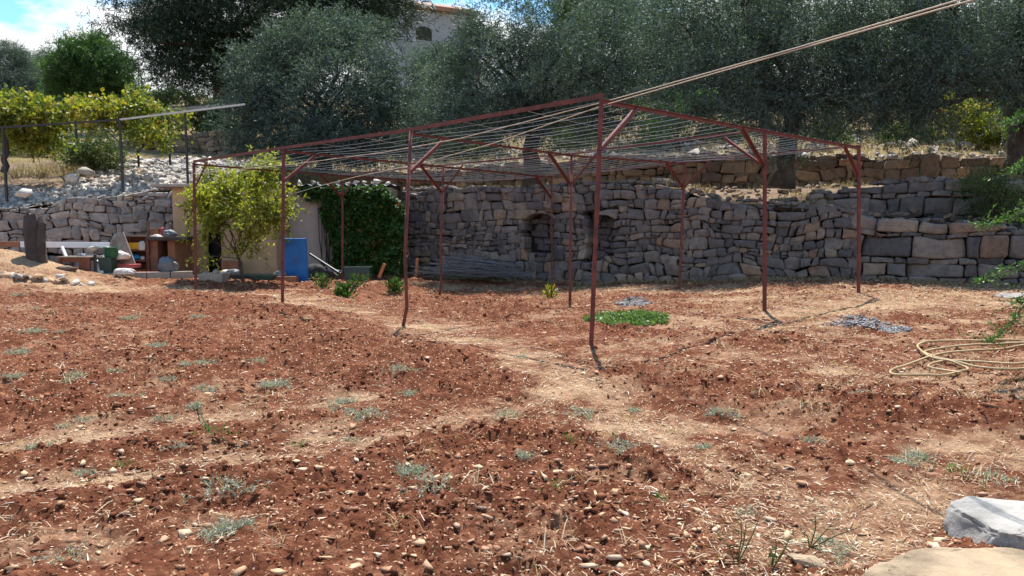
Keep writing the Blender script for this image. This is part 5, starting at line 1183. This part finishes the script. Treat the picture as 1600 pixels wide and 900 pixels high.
# ------------------------------------------------------------ black pergola with grapevine
def vine_pergola():
    fr = [(-40,205,300),(4,200,295),(187,186,292),(290,175,275)]; bk = [(118,199,277),(213,184,262),(250,178,250),(300,172,258)]
    c = P(187, 292, 19.3); t = thing('vine_pergola', 'black metal pergola on the rubble slope carrying a yellowing grapevine', 'pergola', c)
    tf = [P(-40,201,18.6), P(4,199,18.7), P(187,187,19.3), P(383,163,20.3)]; tb = [P(-60,194,22.6), P(118,186,22.6), P(213,176,23.2), P(262,168,23.6), P(372,160,24.3)]
    for (px, y0, y1), d, top in ((( -40,0,300),18.6,tf[0]),((4,0,296),18.7,tf[1]),((187,0,293),19.3,tf[2]),((291,0,276),19.9,P(289,174.5,19.9)),((118,0,279),22.6,tb[1]),((214,0,264),23.2,tb[2]),((251,0,248),23.6,tb[3])):
        b = P(px, y1, d); mb = MB(); mb.bar((top.x+.02, top.y, b.z-.3), top, .05, .05, (1, 0, 0)); part('post', mb, M['black'], t)
    for a, b in zip(tf, tf[1:]): mb = MB(); mb.bar(a, b, .045, .045); part('beam', mb, M['wire'] if b is tf[3] else M['black'], t)
    for a, b in zip(tb, tb[1:]): mb = MB(); mb.bar(a, b, .04, .04); part('beam', mb, M['black'], t)
    for a, b in ((tf[1], tb[0]), (tf[2], tb[1]), (P(289,174.5,19.9), tb[3]), (tf[3], tb[4])): mb = MB(); mb.bar(a, b, .035, .035); part('crossbeam', mb, M['black'], t)
    for (a, b) in ((P(187,222,19.3), P(148,189,19.15)), (P(118,206,22.6), P(130,190,22.6)), (P(214,198,23.2), P(232,178,23.3)), (P(289,200,19.9), P(258,180,19.7))): mb = MB(); mb.bar(a, b, .03, .03); part('brace', mb, M['black'], t)
    for k in range(7):
        f = (k+.5)/7; a = P(230, 181, 19.5).lerp(P(250, 171, 23.5), f); b = tf[3].lerp(tb[4], f); mb = MB(); mb.tube([a, b], .004, 4); part('wire', mb, M['wire'], t)
    v = thing('grapevine', 'yellow-green autumn grapevine lying over the black pergola', 'vine', P(5, 262, 20)); r = np.random.default_rng(44)
    lob = plobes([(20,180,26,0),(50,178,24,0),(0,195,20,0),(85,182,15,0),(118,178,18,0),(150,174,15,.5),(178,170,14,.5),(205,170,18,1),(230,178,14,1),(120,168,14,1),(60,165,12,1.5),(210,158,8,1.5),(35,200,20,.5),(70,205,18,1),(220,205,14,2),(245,212,10,2),(275,190,12,1),(190,190,10,1),(60,222,14,1)], 20.0)
    V, F, a, c = crown_mesh(lob, 230, 10, 7, .32, .10, .085, r, .1, .3, .16, .5); mesh_np('foliage', V, F, M['vine'], a, v)
    mb = MB(); limb(mb, P(5, 270, 20), P(14, 205, 20), .09, .06, .15, 7); limb(mb, P(14, 205, 20), P(45, 182, 20), .05, .03); limb(mb, P(14, 205, 20), P(-20, 190, 20), .05, .03); limb(mb, P(45, 182, 20), P(200, 178, 20.6), .03, .015, .05)
    part('trunk', mb, M['wood'], v, True)
vine_pergola()

# ------------------------------------------------------------ house on the hill
def house():
    d = 56; a = P(612, 2, 55); b = P(738, 18, 57.5); zt = a.z-.0; D_ = (b-a); D_.z = 0; Ln = D_.length; D_.normalize(); nb = Vector((-D_.y, D_.x, 0)); z0 = 8.0
    t = thing('house', 'pale stone house with brown roof edge on the hill behind the trees', 'house', (a.x, a.y, z0))
    o = Vector((a.x, a.y, 0)); dep = 8
    def blk(nm, u0, u1, w0, w1, zz0, zz1, m):
        V = [o+D_*u+nb*w+Vector((0, 0, z)) for u in (u0, u1) for w in (w0, w1) for z in (zz0, zz1)]
        mb = MB(); mb.add(V, [(0,1,3,2), (4,6,7,5), (0,4,5,1), (2,3,7,6), (0,2,6,4), (1,5,7,3)]); return part(nm, mb, m, t)
    blk('wall', 0, Ln, 0, dep, z0, zt-.35, M['hwall'])
    r1 = blk('roof', -.4, Ln+.4, -.45, dep+.4, zt-.349, zt-.05, M['tile'])
    V = [o+D_*u+nb*w+Vector((0, 0, z)) for u in (-.4, Ln+.4) for w, z in ((-.45, zt-.05), (dep/2, zt+1.5), (dep+.4, zt-.05))]
    mb = MB(); mb.add(V, [(0,1,2), (3,5,4), (0,3,4,1), (1,4,5,2)]); part('roof', mb, M['tile'], t)
    wz = P(667, 60, 56.2).z; wz1 = P(667, 50, 56.2).z; uu = (P(654, 50, 56).x-a.x); u2 = (P(680, 50, 56.3).x-a.x)
    w = blk('window', uu, u2, -.03, .03, wz-.2, wz1, M['dark']); mb = MB(); c0 = (uu+u2)/2; R_ = (u2-uu)/2
    V = [o+D_*(c0+R_*math.cos(q))+nb*(-.03)+Vector((0, 0, wz1+R_*.55*math.sin(q))) for q in np.linspace(0, math.pi, 13)]; mb.add(V, [tuple(range(13))]); part('window_arch', mb, M['dark'], t)
    l = thing('ladder', 'small white ladder lying on the roof edge of the hill house', 'ladder', P(668, 14, 54.2))
    A0 = P(652, -8, 54.3); A1 = P(664, 12, 54.2); B0 = P(668, -8, 54.3); B1 = P(680, 14, 54.2)
    for q, w_ in ((A0, A1), (B0, B1)): mb = MB(); mb.bar(q, w_, .12, .12); part('rail', mb, M['white'], l)
    for f in (.2, .5, .8): mb = MB(); mb.bar(A0.lerp(A1, f), B0.lerp(B1, f), .10, .08); part('rung', mb, M['white'], l)
house()
def cable(pts, label): mb = MB(); mb.tube(catmull([P(*p) for p in pts], 6), .018, 5); one('power_line', mb, M['black'], label, 'cable')
cable([(-300,135,45),(0,119,45),(90,113,45),(218,92,44),(420,70,44)], 'thin power line crossing the sky at the left')
for o in list(bpy.data.objects):
    if '_o' in o: del o['_o']
